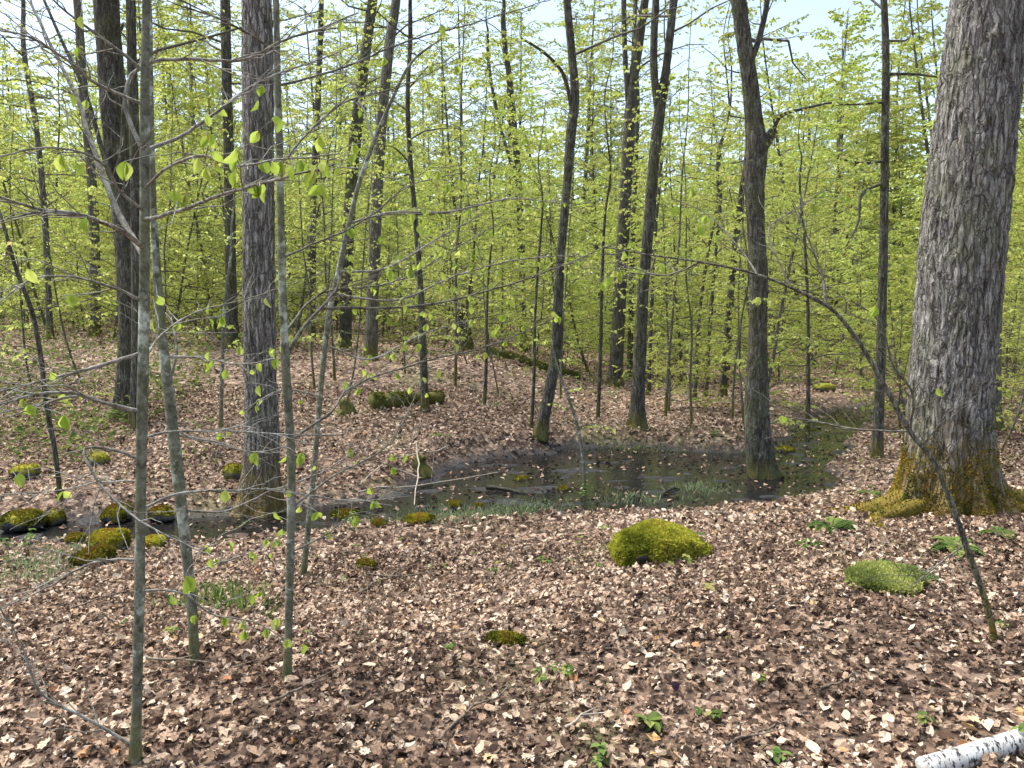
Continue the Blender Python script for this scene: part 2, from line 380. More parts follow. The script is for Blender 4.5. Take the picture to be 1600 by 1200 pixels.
def rock_mat():
    t = NT('mossy_stone'); v = t.coord()
    st = t.ramp(t.noise(v, 12, 6, .7), [(.3, (.03, .03, .032)), (.55, (.1, .1, .105)), (.75, (.22, .22, .22))])
    ge = t.n('NewGeometry'); sx = t.n('SeparateXYZ'); t.put(sx.inputs[0], ge.outputs['Normal'])
    k = t.mrange(t.math('ADD', sx.outputs['Z'], t.math('MULTIPLY', t.math('SUBTRACT', t.noise(v, 7, 5, .7), .5), 1.6)), -.1, .25)
    mo = t.ramp(t.noise(v, 30, 5, .8), [(.3, (.08, .085, .01)), (.5, (.2, .2, .02)), (.7, (.33, .31, .035))])
    return t.done(t.bsdf(t.mix(k, st, mo), .9, t.bump(t.noise(v, 45, 5, .8), .8, .02), .2))
M['rock'] = rock_mat()

def ground_mat():
    t = NT('forest_soil_and_litter'); v = t.coord()
    vo = t.n('TexVoronoi', Scale=15.0, Randomness=1.0); t.put(vo.inputs['Vector'], v)
    vd = t.n('TexVoronoi', Scale=34.0, Randomness=1.0); t.put(vd.inputs['Vector'], v)
    f = t.math('ADD', t.math('MULTIPLY', t.n('SeparateColor', Color=vo.outputs['Color']).outputs[0], .6), t.math('MULTIPLY', t.n('SeparateColor', Color=vd.outputs['Color']).outputs[1], .4))
    c = t.ramp(f, [(0, (.03, .02, .015)), (.4, (.09, .058, .04)), (.65, (.2, .135, .095)), (.85, (.36, .26, .19)), (1, (.45, .35, .26))])
    g = t.math('MULTIPLY', t.mrange(t.noise(v, .5, 5, .7), .52, .64), .35)
    c = t.mix(g, c, (.12, .15, .04))
    mud = t.attr('mud')
    mc = t.ramp(t.noise(t.coord((1, 1.8, 1)), 9, 6, .75), [(.3, (.005, .005, .006)), (.5, (.016, .016, .018)), (.7, (.045, .043, .042))])
    c = t.mix(mud, c, mc)
    r = t.mrange(mud, 0, 1, .9, .42)
    h = t.math('ADD', t.n('SeparateColor', Color=vo.outputs['Color']).outputs[2], t.noise(v, 22, 5, .75))
    return t.done(t.bsdf(c, r, t.bump(h, .8, .03), .25))
M['ground'] = ground_mat()

def water_mat():
    t = NT('dark_stream_water'); v = t.coord((1, 1.6, 1))
    b = t.bump(t.math('ADD', t.noise(v, 7, 4, .6, .4), t.math('MULTIPLY', t.noise(v, 26, 3, .6), .35)), .22, .02)
    p = t.n('BsdfPrincipled'); t.put(p.inputs['Base Color'], (.012, .012, .012, 1)); p.inputs['Roughness'].default_value = .06
    p.inputs['IOR'].default_value = 1.33; t.put(p.inputs['Normal'], b)
    return t.done(p.outputs[0])
M['water'] = water_mat()

# ------------------------------------------------------------------ the setting: ground and water
def make_ground():
    xs = np.unique(np.round(np.r_[np.linspace(-420, -60, 10), np.linspace(-60, -14, 40), np.linspace(-14, -6.5, 50), np.linspace(-6.5, 7.5, 175), np.linspace(7.5, 15, 50), np.linspace(15, 60, 40), np.linspace(60, 420, 10)], 4))
    ys = np.unique(np.round(np.r_[np.linspace(-420, -20, 8), np.linspace(-20, 1, 22), np.linspace(1, 13, 160), np.linspace(13, 24, 70), np.linspace(24, 90, 67), np.linspace(90, 900, 14)], 4))
    X, Y = np.meshgrid(xs, ys, indexing='ij'); Z = height(X, Y)
    mud = 1 - sst(-0.02, 0.22, chan_k(X, Y))
    nx, ny = X.shape; i = np.arange(nx - 1)[:, None] * ny; j = np.arange(ny - 1)[None]
    F = np.stack([i + j, i + ny + j, i + ny + j + 1, i + j + 1], -1).reshape(-1, 4)
    o = link('ground', mesh('ground', np.stack([X, Y, Z], -1).reshape(-1, 3), F, smooth=True, extra={'mud': mud.ravel()}), M['ground'])
    o['kind'] = 'structure'; o['label'] = 'brown leaf covered forest floor'
    # water sheet following the bed, wider than the bed so that the banks cut it
    c = smooth_path(CHAN, 120); T = unit(np.gradient(c[:, :2], axis=0)); N = np.c_[-T[:, 1], T[:, 0]]
    w = (c[:, 2] + .35)[:, None, None] * np.linspace(-1, 1, 9)[None, :, None]
    P = c[:, None, :2] + N[:, None] * w
    V = np.concatenate([P, np.full((*P.shape[:2], 1), WATER_Z)], -1).reshape(-1, 3)
    i = np.arange(119)[:, None] * 9; j = np.arange(8)[None]
    F = np.stack([i + j, i + j + 1, i + 9 + j + 1, i + 9 + j], -1).reshape(-1, 4)
    o = link('stream', mesh('stream', V, F[:, ::-1], smooth=True), M['water']); o['kind'] = 'structure'; o['label'] = 'black shallow stream water and pool'
make_ground()

# ------------------------------------------------------------------ generic branching
def sprays(rng, B, R, n_tw, tw_len, n_leaf, size, T=LEAF4, droop=(.15, .9), flat=.25, tip=True):
    """B (n,k,3) branch polylines -> twig tubes and leaves. Returns (twV, twF), (lV, lF, lR)"""
    n, k, _ = B.shape
    tt = np.tile(np.linspace(.22, 1.0, n_tw), (n, 1)) + rng.uniform(-.03, .03, (n, n_tw)); tt = np.clip(tt, .1, 1) * (k - 1)
    i = np.minimum(tt.astype(int), k - 2); u = (tt - i)[..., None]; ar = np.arange(n)[:, None]
    P = B[ar, i] * (1 - u) + B[ar, i + 1] * u
    D = unit(B[ar, i + 1] - B[ar, i])
    side = np.where(np.arange(n_tw) % 2, 1, -1)[None, :, None]
    Sx = unit(np.cross(D, np.array([0, 0, 1.0])))
    ang = rng.uniform(.5, 1.1, (n, n_tw, 1))
    td = unit(D * np.cos(ang) + Sx * side * np.sin(ang) + rng.normal(0, flat, (n, n_tw, 3)) * np.array([.4, .4, 1]))
    L = tw_len * (1.1 - .6 * tt / (k - 1))[..., None] * rng.uniform(.6, 1.25, (n, n_tw, 1)) * np.linalg.norm(B[:, -1] - B[:, 0], axis=-1)[:, None, None]
    P, td, L = P.reshape(-1, 3), td.reshape(-1, 3), L.reshape(-1, 1)
    mid = P + td * L * .5 + rng.normal(0, .03, P.shape) * L; end = P + td * L + np.array([0, 0, -.08]) * L + rng.normal(0, .05, P.shape) * L
    tw = np.stack([P, mid, end], 1); r0 = np.clip(L[:, 0] * .008, .0012, .006)
    tv, tf = tubes(tw, np.stack([r0, r0 * .8, r0 * .4], 1), 3)
    m = n_leaf; s = rng.uniform(.2, 1.03, (len(P), m, 1))
    pos = np.where(s < .5, P[:, None] + (mid - P)[:, None] * s * 2, mid[:, None] + (end - mid)[:, None] * (s - .5) * 2)
    Sx = unit(np.cross(td, np.array([0, 0, 1.0])))[:, None]
    a = rng.uniform(.3, 1.3, (len(P), m, 1)) * rng.choice([-1, 1], (len(P), m, 1))
    ld = td[:, None] * np.cos(a) + Sx * np.sin(a)
    ld = ld - np.array([0, 0, 1.0]) * rng.uniform(droop[0], droop[1], (len(P), m, 1)) * 1.4
    nr = np.array([0, 0, 1.0]) + rng.normal(0, .55, (len(P), m, 3))
    ns = len(P) * m
    lv = leaves(T, pos.reshape(-1, 3), ld.reshape(-1, 3), nr.reshape(-1, 3), size * rng.uniform(.55, 1.2, ns), rng.uniform(.3, 1.8, ns), np.clip(rng.normal(.5, .22, ns), 0, 1))
    return (tv, tf), lv

def limbs(rng, C, r, h0, h1, nb, blen, rise=(.1, .7), k=6, az0=0.0, top_short=.45, rfac=.4):
    """branch polylines leaving a trunk centre line C (n,3) with radii r"""
    hh = C[:, 2] - C[0, 2]; n = nb
    t = np.linspace(h0, h1, nb) + rng.uniform(-.5, .5, nb) * (h1 - h0) / nb
    ix = np.clip(np.searchsorted(hh, t), 0, len(C) - 1)
    st = C[ix]; rr = r[ix]
    az = az0 + np.arange(nb) * 2.4 + rng.normal(0, .5, nb)
    up = rng.uniform(*rise, nb)
    ln = blen * rng.uniform(.6, 1.2, nb) * (1 - (1 - top_short) * (t - h0) / max(h1 - h0, .1))
    s = np.linspace(0, 1, k)[None, :, None]
    d = np.stack([np.cos(az), np.sin(az), np.zeros(nb)], -1)[:, None]
    zc = (up[:, None, None] * (s - .42 * s * s)) * np.array([0, 0, 1.0])
    wob = np.cumsum(rng.normal(0, .035, (nb, k, 3)), 1); wob[:, 0] = 0
    B = st[:, None] + ln[:, None, None] * (d * s + zc + wob)
    r0 = np.clip(rfac * rr, .003, np.maximum(.012 * ln, .004))
    R = r0[:, None] * np.linspace(1, .25, k)[None]
    return B, R

# ------------------------------------------------------------------ named trees read off the photograph
CROWN_TREES = []
def trunk_path(pix, Y, top, bend=None):
    pts = [at(px, py, Y) for px, py, w in pix]
    rad = [w * .5 * np.linalg.norm(at(px, py, Y) - np.array([0, 0, EYE])) / math.hypot(F_PX, math.hypot(px - CX, py - CY)) for px, py, w in pix]
    g = float(height(pts[0][0], pts[0][1]))
    pts[0][2] = min(pts[0][2], g) - 0.04 if pts[0][2] < g + .15 else pts[0][2]
    if pts[0][2] > g - .03:                                  # base hidden behind things: carry it down to the ground
        d = pts[0] - pts[1]; q = pts[0] + d * ((pts[0][2] - g + .05) / max(-d[2], .05)); q[2] = float(height(q[0], q[1])) - .05
        pts.insert(0, q); rad.insert(0, rad[0] * 1.05)
    if pts[-1][2] < top:                                     # beyond the top of the frame
        d = unit(pts[-1] - pts[-2]); d = unit(d * np.array([.55, .55, 1]) + np.array([0, 0, .4])); z0, r0 = pts[-1][2], rad[-1]; p0 = pts[-1].copy()
        m = 5
        for i in range(1, m + 1):
            f = i / m; p = p0 + d * ((top - z0) * f / d[2]) + np.array([math.sin(i * 1.9 + Y), math.cos(i * 2.3 + Y), 0]) * .02 * (top - z0)
            pts.append(p); rad.append(max(r0 * (1 - f * .88), .006))
    return np.array(pts), np.array(rad)

def tree(name, label, cat, pix, Y=None, top=14, bk='bark_mid', flare=.35, forks=(), seed=1, nb=26, h0=None, blen=2.2, leafn=(8, 5), lsize=.07, group=None, amp=.035, ridge=0.0, sides=None, seg=.05, low=0, twk='twig_dark', lobes=5, flare_h=.22):
    if Y is None: Y = ground_at(pix[0][0], pix[0][1])[1]
    rng = np.random.default_rng(seed)
    P, r = trunk_path(pix, Y, top)
    base = P[0].copy(); base[2] = float(height(base[0], base[1]))
    t = thing(name, label, cat, base, group)
    if Y > 14 and not ridge: seg = .09
    sides = sides or int(np.clip(r[0] * 2 * math.pi / .018, 10, 44))
    V, F, (C, rr) = trunk_mesh(P, r, sides, seg, flare, flare_h, lobes, amp, ridge, seed, seed * 1.3, dense=EYE + .4 * Y + .5)
    link('trunk', mesh('trunk', V - base, F, smooth=True), M[bk], t)
    Bs = []
    for f in forks:                                          # forks and limbs that the photograph shows
        fp, fr = trunk_path(f[1], Y + f[2], f[3]) if f[3] else (np.array([at(px, py, Y + f[2] * i / max(len(f[1]) - 1, 1)) for i, (px, py, w) in enumerate(f[1])]), np.array([w * .5 * Y / F_PX for px, py, w in f[1]]))
        if f[3]:
            k = np.argmin(np.linalg.norm(C - np.array(at(f[1][0][0], f[1][0][1], Y)), axis=1)); fp, fr = fp[-len(f[1]) - 5:] if len(fp) > len(f[1]) + 5 else fp, fr[-len(f[1]) - 5:] if len(fr) > len(f[1]) + 5 else fr
            fp[0] = C[k]
        Vb, Fb, (Cb, rb) = trunk_mesh(fp, fr, max(7, sides // 3), .07, 0, .2, 5, amp, 0, seed + 3)
        link(f[0], mesh(f[0], Vb - base, Fb, smooth=True), M[bk], t)
        q = smooth_path(np.c_[fp, fr], 6)
        Bs.append((q[None, :, :3], q[None, :, 3], bool(f[3]), Cb, rb))
    Ht = P[-1][2] - base[2]
    h0 = Ht * .35 if h0 is None else h0
    B, R = limbs(rng, C, rr, h0, Ht * .98, nb, blen)
    parts_tw = []; parts_lv = []
    if low:
        B2, R2 = limbs(rng, C, rr, .8, h0, low, blen * .45, (.0, .35)); B = np.concatenate([B, B2]); R = np.concatenate([R, R2])
    for b in Bs:
        if b[2]:
            b3, r3 = limbs(rng, b[3], b[4], Ht * .12, (b[3][-1][2] - b[3][0][2]) * .98, 9, blen * .8); B = np.concatenate([B, b3]); R = np.concatenate([R, r3])
        else: B = np.concatenate([B, b[0]]); R = np.concatenate([R, b[1]])
    bv, bf = tubes(B, R, 5)
    (tv, tf), lv = sprays(rng, B, R, leafn[0], .26, leafn[1], lsize)
    v, f, _ = join([(bv, bf), (tv, tf)])
    link('branches', mesh('branches', v - base, f, smooth=True), M[twk], t, kind='stuff')
    link('crown', mesh('crown', lv[0] - base, lv[1], lv[2]), M['leaf' if top < 9 else 'canopy_leaf'], t, kind='stuff')
    return t, C, rr

# big maple on the right, built with its own ridged bark and mossy root flare
def big_maple():
    b = ground_at(1482, 800); Y = b[1]
    pix = [(1478, 812, 126), (1480, 760, 122), (1482, 700, 119), (1484, 620, 118), (1492, 520, 118), (1503, 400, 120), (1516, 270, 117), (1530, 140, 114), (1548, 0, 112)]
    P, r = trunk_path(pix, Y, 17.0)
    base = P[0].copy(); base[2] = float(height(base[0], base[1]))
    t = thing('maple_tree', 'huge furrowed grey maple trunk with orange mossy roots on the right', 'tree', base)
    n = np.argmax(P[:, 2] > 5.6) + 1
    sides = 300
    V, F, (C, rr) = trunk_mesh(P[:n], r[:n], sides, .022, .22, .35, 4, .03, .019, 5, 2.2, butt=((-2.75, .95, .22, .27), (-2.05, .85, .17, .24), (-1.4, .85, .18, .24), (-.8, .9, .19, .26), (-.1, 1.05, .22, .26), (.9, .5, .4, .25), (2.2, .5, .4, .25)))
    link('trunk', mesh('trunk', V - base, F, smooth=True), M['maple_bark'], t)
    V2, F2, (C2, r2) = trunk_mesh(np.r_[[C[-1] - [0, 0, .02]], P[n:]], np.r_[rr[-1] * .985, r[n:]], 40, .08, 0, .2, 5, .03, 0, 6)
    link('upper_trunk', mesh('upper_trunk', V2 - base, F2, smooth=True), M['maple_bark'], t)
    rng = np.random.default_rng(11)
    # roots running out over the ground
    rn = []
    for az, ln, r0 in ((-2.45, 1.05, .085), (-.15, .95, .1), (-.72, .6, .075), (3.0, .75, .085)):
        s = np.linspace(0, 1, 9); pts = []
        for q in s:
            a = az + .25 * math.sin(q * 3 + az); d = rr[0] * .95 + ln * q
            x, y = base[0] + math.cos(a) * d, base[1] + math.sin(a) * d
            pts.append((x, y, float(height(x, y)) + .10 * (1 - q) ** 2 - .02 * q))
        Vr, Fr, (Cr, _r) = trunk_mesh(np.array(pts), r0 * (1 - .8 * s), 26, .025, 0, .2, 5, .13, .01, int(ln * 100))
        link('root', mesh('root', Vr - base, Fr, smooth=True), M['root_moss'], t)
        mi = rng.integers(0, len(Vr), 1500); ctr = Cr[np.minimum(mi // 26, len(Cr) - 1)]; rn.append((Vr[mi], unit(Vr[mi] - ctr)))
    # moss tufts growing on the flare
    Vf = V.reshape(-1, sides, 3); k = np.nonzero(C[:, 2] - base[2] < .85)[0]
    m = 26000; ii = k[np.minimum((rng.beta(1, 2.2, m) * len(k)).astype(int), len(k) - 1)]; jj = rng.integers(0, sides, m)
    p = Vf[ii, jj]; nr = unit(p - C[ii]); keep = vnoise(p * 7) + .42 - .95 * (C[ii, 2] - base[2]) > 0; p, nr = p[keep], nr[keep]
    p = np.r_[p] if not rn else np.concatenate([p] + [q[0] for q in rn]); nr = np.concatenate([nr] + [q[1] for q in rn])
    d = unit(nr + rng.normal(0, .5, p.shape) + [0, 0, .2])
    mr = np.clip(.5 + .55 * vnoise(p * 8 + 2) + rng.normal(0, .14, len(p)), 0, 1)
    lv = leaves(LEAF4, p - nr * .004, d, rng.normal(0, 1, p.shape), rng.uniform(.01, .024, len(p)), None, mr)
    link('moss', mesh('moss', lv[0] - base, lv[1], lv[2]), M['moss_rust'], t, kind='stuff')
    B, R = limbs(rng, C2, r2, 2.0, 11.0, 22, 4.2, (.3, .9), 7)
    bv, bf = tubes(B, R * 1.6, 6); (tv, tf), lv = sprays(rng, B, R, 12, .25, 8, .085)
    v, f, _ = join([(bv, bf), (tv, tf)])
    link('branches', mesh('branches', v - base, f, smooth=True), M['bark_dark'], t, kind='stuff')
    link('crown', mesh('crown', lv[0] - base, lv[1], lv[2]), M['canopy_leaf'], t, kind='stuff')
    return t, base
MAPLE_T, MAPLE_BASE = big_maple()

NAMED = []
def N(*a, **k): NAMED.append(tree(*a, **k)); return NAMED[-1]
N('maple_tree', 'thick grey ridged trunk at left with dark mossy foot beside the stream', 'tree',
  [(406, 806, 60), (408, 740, 54), (409, 660, 50), (406, 560, 48), (404, 400, 47), (404, 200, 46), (401, 0, 44)], top=16, flare=.7, flare_h=.2, seed=2, amp=.04, seg=.028, sides=120, ridge=.014, bk='maple_bark', blen=3.2)
N('maple_tree', 'bent green grey trunk with elbow stub standing at pool edge right of centre', 'tree',
  [(1194, 748, 42), (1185, 690, 40), (1182, 630, 36), (1184, 540, 28), (1185, 430, 27), (1180, 330, 27), (1179, 280, 31), (1182, 235, 33), (1178, 190, 26), (1173, 140, 24), (1162, 60, 23), (1154, 0, 22)], top=15, seed=3, flare=.3, seg=.035, sides=64, ridge=.012, bk='bark_dark',
  forks=[('branch', [(1181, 245, 20), (1197, 222, 17), (1208, 204, 13)], 0, 0), ('branch', [(1208, 206, 7), (1219, 182, 5), (1255, 170, 4), (1300, 160, 3)], -.3, 0), ('fork', [(1176, 110, 9), (1186, 60, 9), (1199, 0, 8)], 0, 9)], low=7)
N('maple_tree', 'slim trunk forking into two dark stems behind the pool, flared rooted base', 'tree',
  [(994, 668, 24), (997, 610, 21), (1001, 540, 19), (1005, 450, 17), (1014, 350, 17), (1022, 250, 17), (1030, 180, 17), (1041, 105, 13), (1053, 0, 12)], top=16, seed=4, flare=.6, seg=.04, sides=48, ridge=.007, bk='bark_dark',
  forks=[('fork', [(1029, 185, 12), (1022, 110, 12), (1025, 0, 11)], 0, 13)])
N('maple_tree', 'straight dark trunk far behind pool, left of the two stemmed tree', 'tree',
  [(960, 604, 23), (965, 530, 21), (970, 430, 20), (976, 330, 19), (982, 220, 18), (989, 130, 16), (999, 60, 14), (1008, 0, 12)], top=20, seed=5, bk='bark_dark', sides=40, ridge=.01,
  forks=[('fork', [(984, 190, 9), (977, 90, 8), (975, 0, 8)], 0, 15)])
N('maple_tree', 'leaning crooked dark trunk with kinked foot on far bank left of pool', 'tree',
  [(843, 682, 21), (849, 655, 18), (860, 605, 17), (869, 545, 16), (872, 470, 15), (877, 390, 14), (885, 300, 13), (892, 210, 15), (898, 150, 14), (893, 80, 12), (886, 0, 11)], top=15, seed=6, bk='bark_dark', sides=40, ridge=.006,
  forks=[('branch', [(892, 165, 6), (880, 115, 5), (850, 82, 4), (815, 60, 3)], -.4, 0)])
N('maple_tree', 'broad dark trunk directly behind the thin near beech at left', 'tree',
  [(197, 655, 38), (203, 560, 36), (204, 470, 36), (199, 380, 36), (190, 290, 37), (181, 200, 38), (173, 100, 37), (166, 0, 36)], top=17, seed=7, sides=70, ridge=.012, flare=.3, bk='bark_dark', blen=3)
N('young_tree', 'slimmer dark stem pressed against the broad dark trunk, behind nearest beech', 'tree',
  [(214, 640, 20), (215, 520, 18), (214, 400, 17), (211, 250, 16), (207, 120, 15), (204, 0, 14)], Y=10.5, top=14, seed=36, bk='bark_dark', blen=2.4,
  forks=[('branch', [(213, 380, 8), (170, 270, 7), (135, 150, 6), (95, 60, 5), (60, -20, 4)], .6, 0)])
N('maple_tree', 'upright dark trunk behind the thick ridged left trunk, on its left side', 'tree',
  [(363, 548, 19), (361, 450, 17), (359, 300, 16), (355, 150, 15), (352, 0, 15)], Y=17, top=17, seed=8, bk='bark_dark')
N('maple_tree', 'grey trunk leaning right in background, left of the leaning pair', 'tree',
  [(539, 540, 19), (541, 440, 19), (546, 330, 18), (558, 190, 18), (570, 90, 16), (582, 0, 15)], Y=19, top=18, seed=9, bk='bark_dark')
N('maple_tree', 'grey trunk leaning right in background, right of the leaning pair, mossy foot', 'tree',
  [(579, 570, 21), (582, 470, 19), (587, 360, 18), (592, 250, 17), (600, 150, 16), (610, 60, 15), (619, 0, 14)], Y=15.5, top=18, seed=10, bk='bark_mid')
N('young_tree', 'slender wavy black stem rising beside the mossy log', 'tree',
  [(664, 642, 12), (661, 540, 11), (656, 430, 9), (649, 340, 8), (641, 250, 8), (637, 150, 7), (641, 60, 7), (641, 0, 6)], top=10, seed=12, bk='bark_dark', nb=20, blen=1.6, h0=3.0, low=3)
N('young_tree', 'straight slender dark tree with short bare side branches left of huge maple', 'tree',
  [(1370, 716, 16), (1374, 620, 15), (1378, 490, 14), (1381, 350, 13), (1383, 200, 12), (1384, 80, 11), (1381, 0, 10)], top=12, seed=13, bk='bark_dark', nb=20, blen=1.8, h0=5,
  forks=[('branch', [(1382, 252, 5), (1345, 255, 4), (1308, 247, 2)], -.2, 0), ('branch', [(1384, 116, 5), (1430, 116, 4), (1475, 122, 2)], .2, 0), ('branch', [(1381, 286, 5), (1346, 303, 4), (1342, 345, 3), (1322, 385, 2)], -.3, 0), ('branch', [(1384, 160, 4), (1340, 163, 3), (1295, 164, 2)], -.2, 0)])
N('maple_tree', 'dark trunk half hidden behind right edge of the huge maple', 'tree',
  [(1546, 655, 32), (1548, 560, 28), (1553, 430, 26), (1562, 250, 25), (1575, 0, 23)], Y=12.5, top=15, seed=14, bk='bark_mid')
N('young_tree', 'thin grey tree far back right beside the thick ridged left trunk', 'tree',
  [(488, 470, 10), (490, 300, 10), (497, 150, 9), (502, 0, 8)], Y=23, top=16, seed=15, bk='bark_dark', h0=3.5)
N('maple_tree', 'grey tree in background left of the broad dark trunk', 'tree',
  [(148, 500, 17), (148, 390, 15), (143, 280, 14), (130, 140, 13), (121, 0, 12)], Y=20, top=17, seed=16, bk='bark_mid', h0=4)
N('young_tree', 'small tilted trunk right of the forked stem in middle distance', 'tree',
  [(1129, 618, 12), (1137, 520, 11), (1146, 410, 10), (1156, 320, 9), (1172, 200, 8)], Y=16.5, top=11, seed=17, bk='bark_dark', h0=3, blen=1.8)
N('young_tree', 'far slim tree with upswept fine branches against the open sky', 'tree',
  [(818, 540, 11), (813, 340, 11), (806, 230, 10), (797, 130, 9), (786, 30, 7)], Y=25, top=13, seed=18, bk='bark_dark', h0=4, blen=2.2, leafn=(9, 6),
  forks=[('fork', [(809, 290, 6), (780, 190, 5), (762, 60, 4)], 0, 11)])
N('young_tree', 'thin pale stem at far left leaning left against foliage', 'tree',
  [(78, 520, 10), (70, 340, 9), (57, 200, 8), (36, 60, 7)], Y=18, top=12, seed=19, bk='bark_mid', h0=3, blen=1.8)
N('sapling', 'dark bent sapling at left edge growing on far stream bank', 'sapling',
  [(95, 782, 6), (85, 700, 7), (72, 630, 7), (64, 560, 7), (50, 488, 7), (25, 420, 6), (5, 350, 5), (-20, 270, 4)], top=3.5, seed=20, bk='bark_dark', nb=10, h0=1.0, blen=.9, leafn=(7, 3), lsize=.055)
N('young_tree', 'thin stem squeezed between the straight dark trunk and the forked tree', 'tree',
  [(984, 585, 9), (987, 430, 8), (992, 280, 8), (996, 150, 7)], Y=21, top=14, seed=21, bk='bark_dark', h0=3.5, blen=1.8)
N('sapling', 'slim green stem curving out of the pool, leafy at its foot', 'sapling',
  [(914, 768, 5), (909, 700, 5), (898, 650, 5), (882, 605, 4), (868, 562, 3), (862, 530, 2)], top=1.0, seed=22, bk='beech_bark', nb=5, h0=.8, blen=.4, leafn=(4, 3), lsize=.05, flare=.1)
N('young_tree', 'thin stem just right of the forked tree behind the pool', 'tree',
  [(1013, 606, 7), (1018, 480, 6), (1023, 370, 6), (1034, 240, 5)], Y=17, top=9, seed=23, bk='bark_dark', h0=2.2, blen=1.6, nb=18)
N('sapling', 'pair of close thin stems, left stem, right of the pool in background', 'sapling',
  [(1086, 605, 6), (1094, 480, 6), (1107, 390, 5), (1122, 310, 5)], Y=16, top=8, seed=24, bk='bark_dark', h0=1.8, blen=1.5, nb=20)
N('sapling', 'pair of close thin stems, right stem, right of the pool in background', 'sapling',
  [(1103, 610, 6), (1110, 500, 6), (1117, 410, 5), (1126, 300, 5)], Y=16.4, top=8, seed=25, bk='bark_dark', h0=2, blen=1.5, nb=20)
N('sapling', 'straight thin leafy sapling beside the upper stream, right of bent trunk', 'sapling',
  [(1262, 672, 7), (1263, 570, 6), (1262, 470, 5), (1257, 370, 4), (1250, 270, 3)], top=5, seed=26, bk='bark_dark', h0=1.2, blen=1.3, nb=20, leafn=(8, 5), lsize=.065)
N('sapling', 'thin straight green stem on the slope left of the thick ridged trunk', 'sapling',
  [(345, 672, 6), (347, 580, 6), (351, 480, 5), (361, 390, 4)], top=4, seed=27, bk='beech_bark', h0=1.0, blen=1.0, nb=12, leafn=(7, 3), lsize=.055)
N('sapling', 'thin bare stem on brown bank left of the straight dark trunk', 'sapling',
  [(934, 655, 6), (938, 560, 6), (941, 430, 5), (946, 330, 4)], top=6, seed=28, bk='bark_dark', h0=2.0, blen=1.3, nb=16, leafn=(8, 5), lsize=.065)
N('sapling', 'thin reddish stem on brown mound right of the wavy black stem', 'sapling',
  [(757, 632, 5), (760, 560, 5), (761, 480, 4), (766, 400, 3)], top=4.5, seed=29, bk='bark_dark', h0=1.4, blen=1.1, nb=14, leafn=(7, 4), lsize=.06)
N('sapling', 'thin stem in front of the crooked leaning trunk on brown bank', 'sapling',
  [(830, 668, 5), (834, 600, 5), (836, 500, 4), (842, 400, 4)], top=4.5, seed=30, bk='bark_dark', h0=1.6, blen=1.1, nb=12, leafn=(7, 4), lsize=.06)

# ------------------------------------------------------------------ near beeches with every branch in view
BEECH_LEAF = []
for k in range(5):
    rng = np.random.default_rng(100 + k)
    rows = 7; P = []
    wd = [0.02, .20, .31, .34, .28, .17, 0.0]
    for i in range(rows):
        y = i / (rows - 1); a = .55 + .25 * math.sin(3 * y + k)
        for s in (-1, -.5, 0, .5, 1):
            x = s * wd[i]
            P.append((x * math.cos(a * .8), y, abs(x) * math.sin(a) * 1.2 - .18 * y * y + .012 * math.cos(s * 6 + 9 * y) + (.02 if abs(s) == .5 else 0)))
    T = []
    for i in range(rows - 1):
        for j in range(4):
            a = i * 5 + j; T += [(a, a + 1, a + 6), (a, a + 6, a + 5)]
    me = mesh('beech_leaf', np.array(P), np.array(T), smooth=True); me.materials.append(M['near_leaf']); BEECH_LEAF.append(me)
SCALE = mesh('bud_scale', np.array([(0, 0, 0), (.12, .3, .05), (.08, .75, .03), (0, 1, 0), (-.08, .75, .03), (-.12, .3, .05), (0, .4, .1)]), np.array([(0, 1, 6), (1, 2, 6), (2, 3, 6), (3, 4, 6), (4, 5, 6), (5, 0, 6)])); SCALE.materials.append(M['scale'])

def rot_from(y, n):
    from mathutils import Matrix, Vector
    y = unit(y); x = unit(np.cross(y, n)); z = np.cross(x, y)
    return Matrix(((x[0], y[0], z[0]), (x[1], y[1], z[1]), (x[2], y[2], z[2]))).to_euler()

LEAFN = [0]
def hang_leaf(rng, p, parent, base, size, name='leaf', me=None, spread=.7):
    y = unit(np.array([rng.normal(0, .35), rng.normal(0, .35), -spread - rng.random() * .5]) + 0); n = rng.normal(0, 1, 3); n[1] -= .9
    o = link(name, me or BEECH_LEAF[rng.integers(5)], None, parent)
    o.location = p - base; o.rotation_euler = rot_from(y, n); o.scale = (size,) * 3; LEAFN[0] += 1

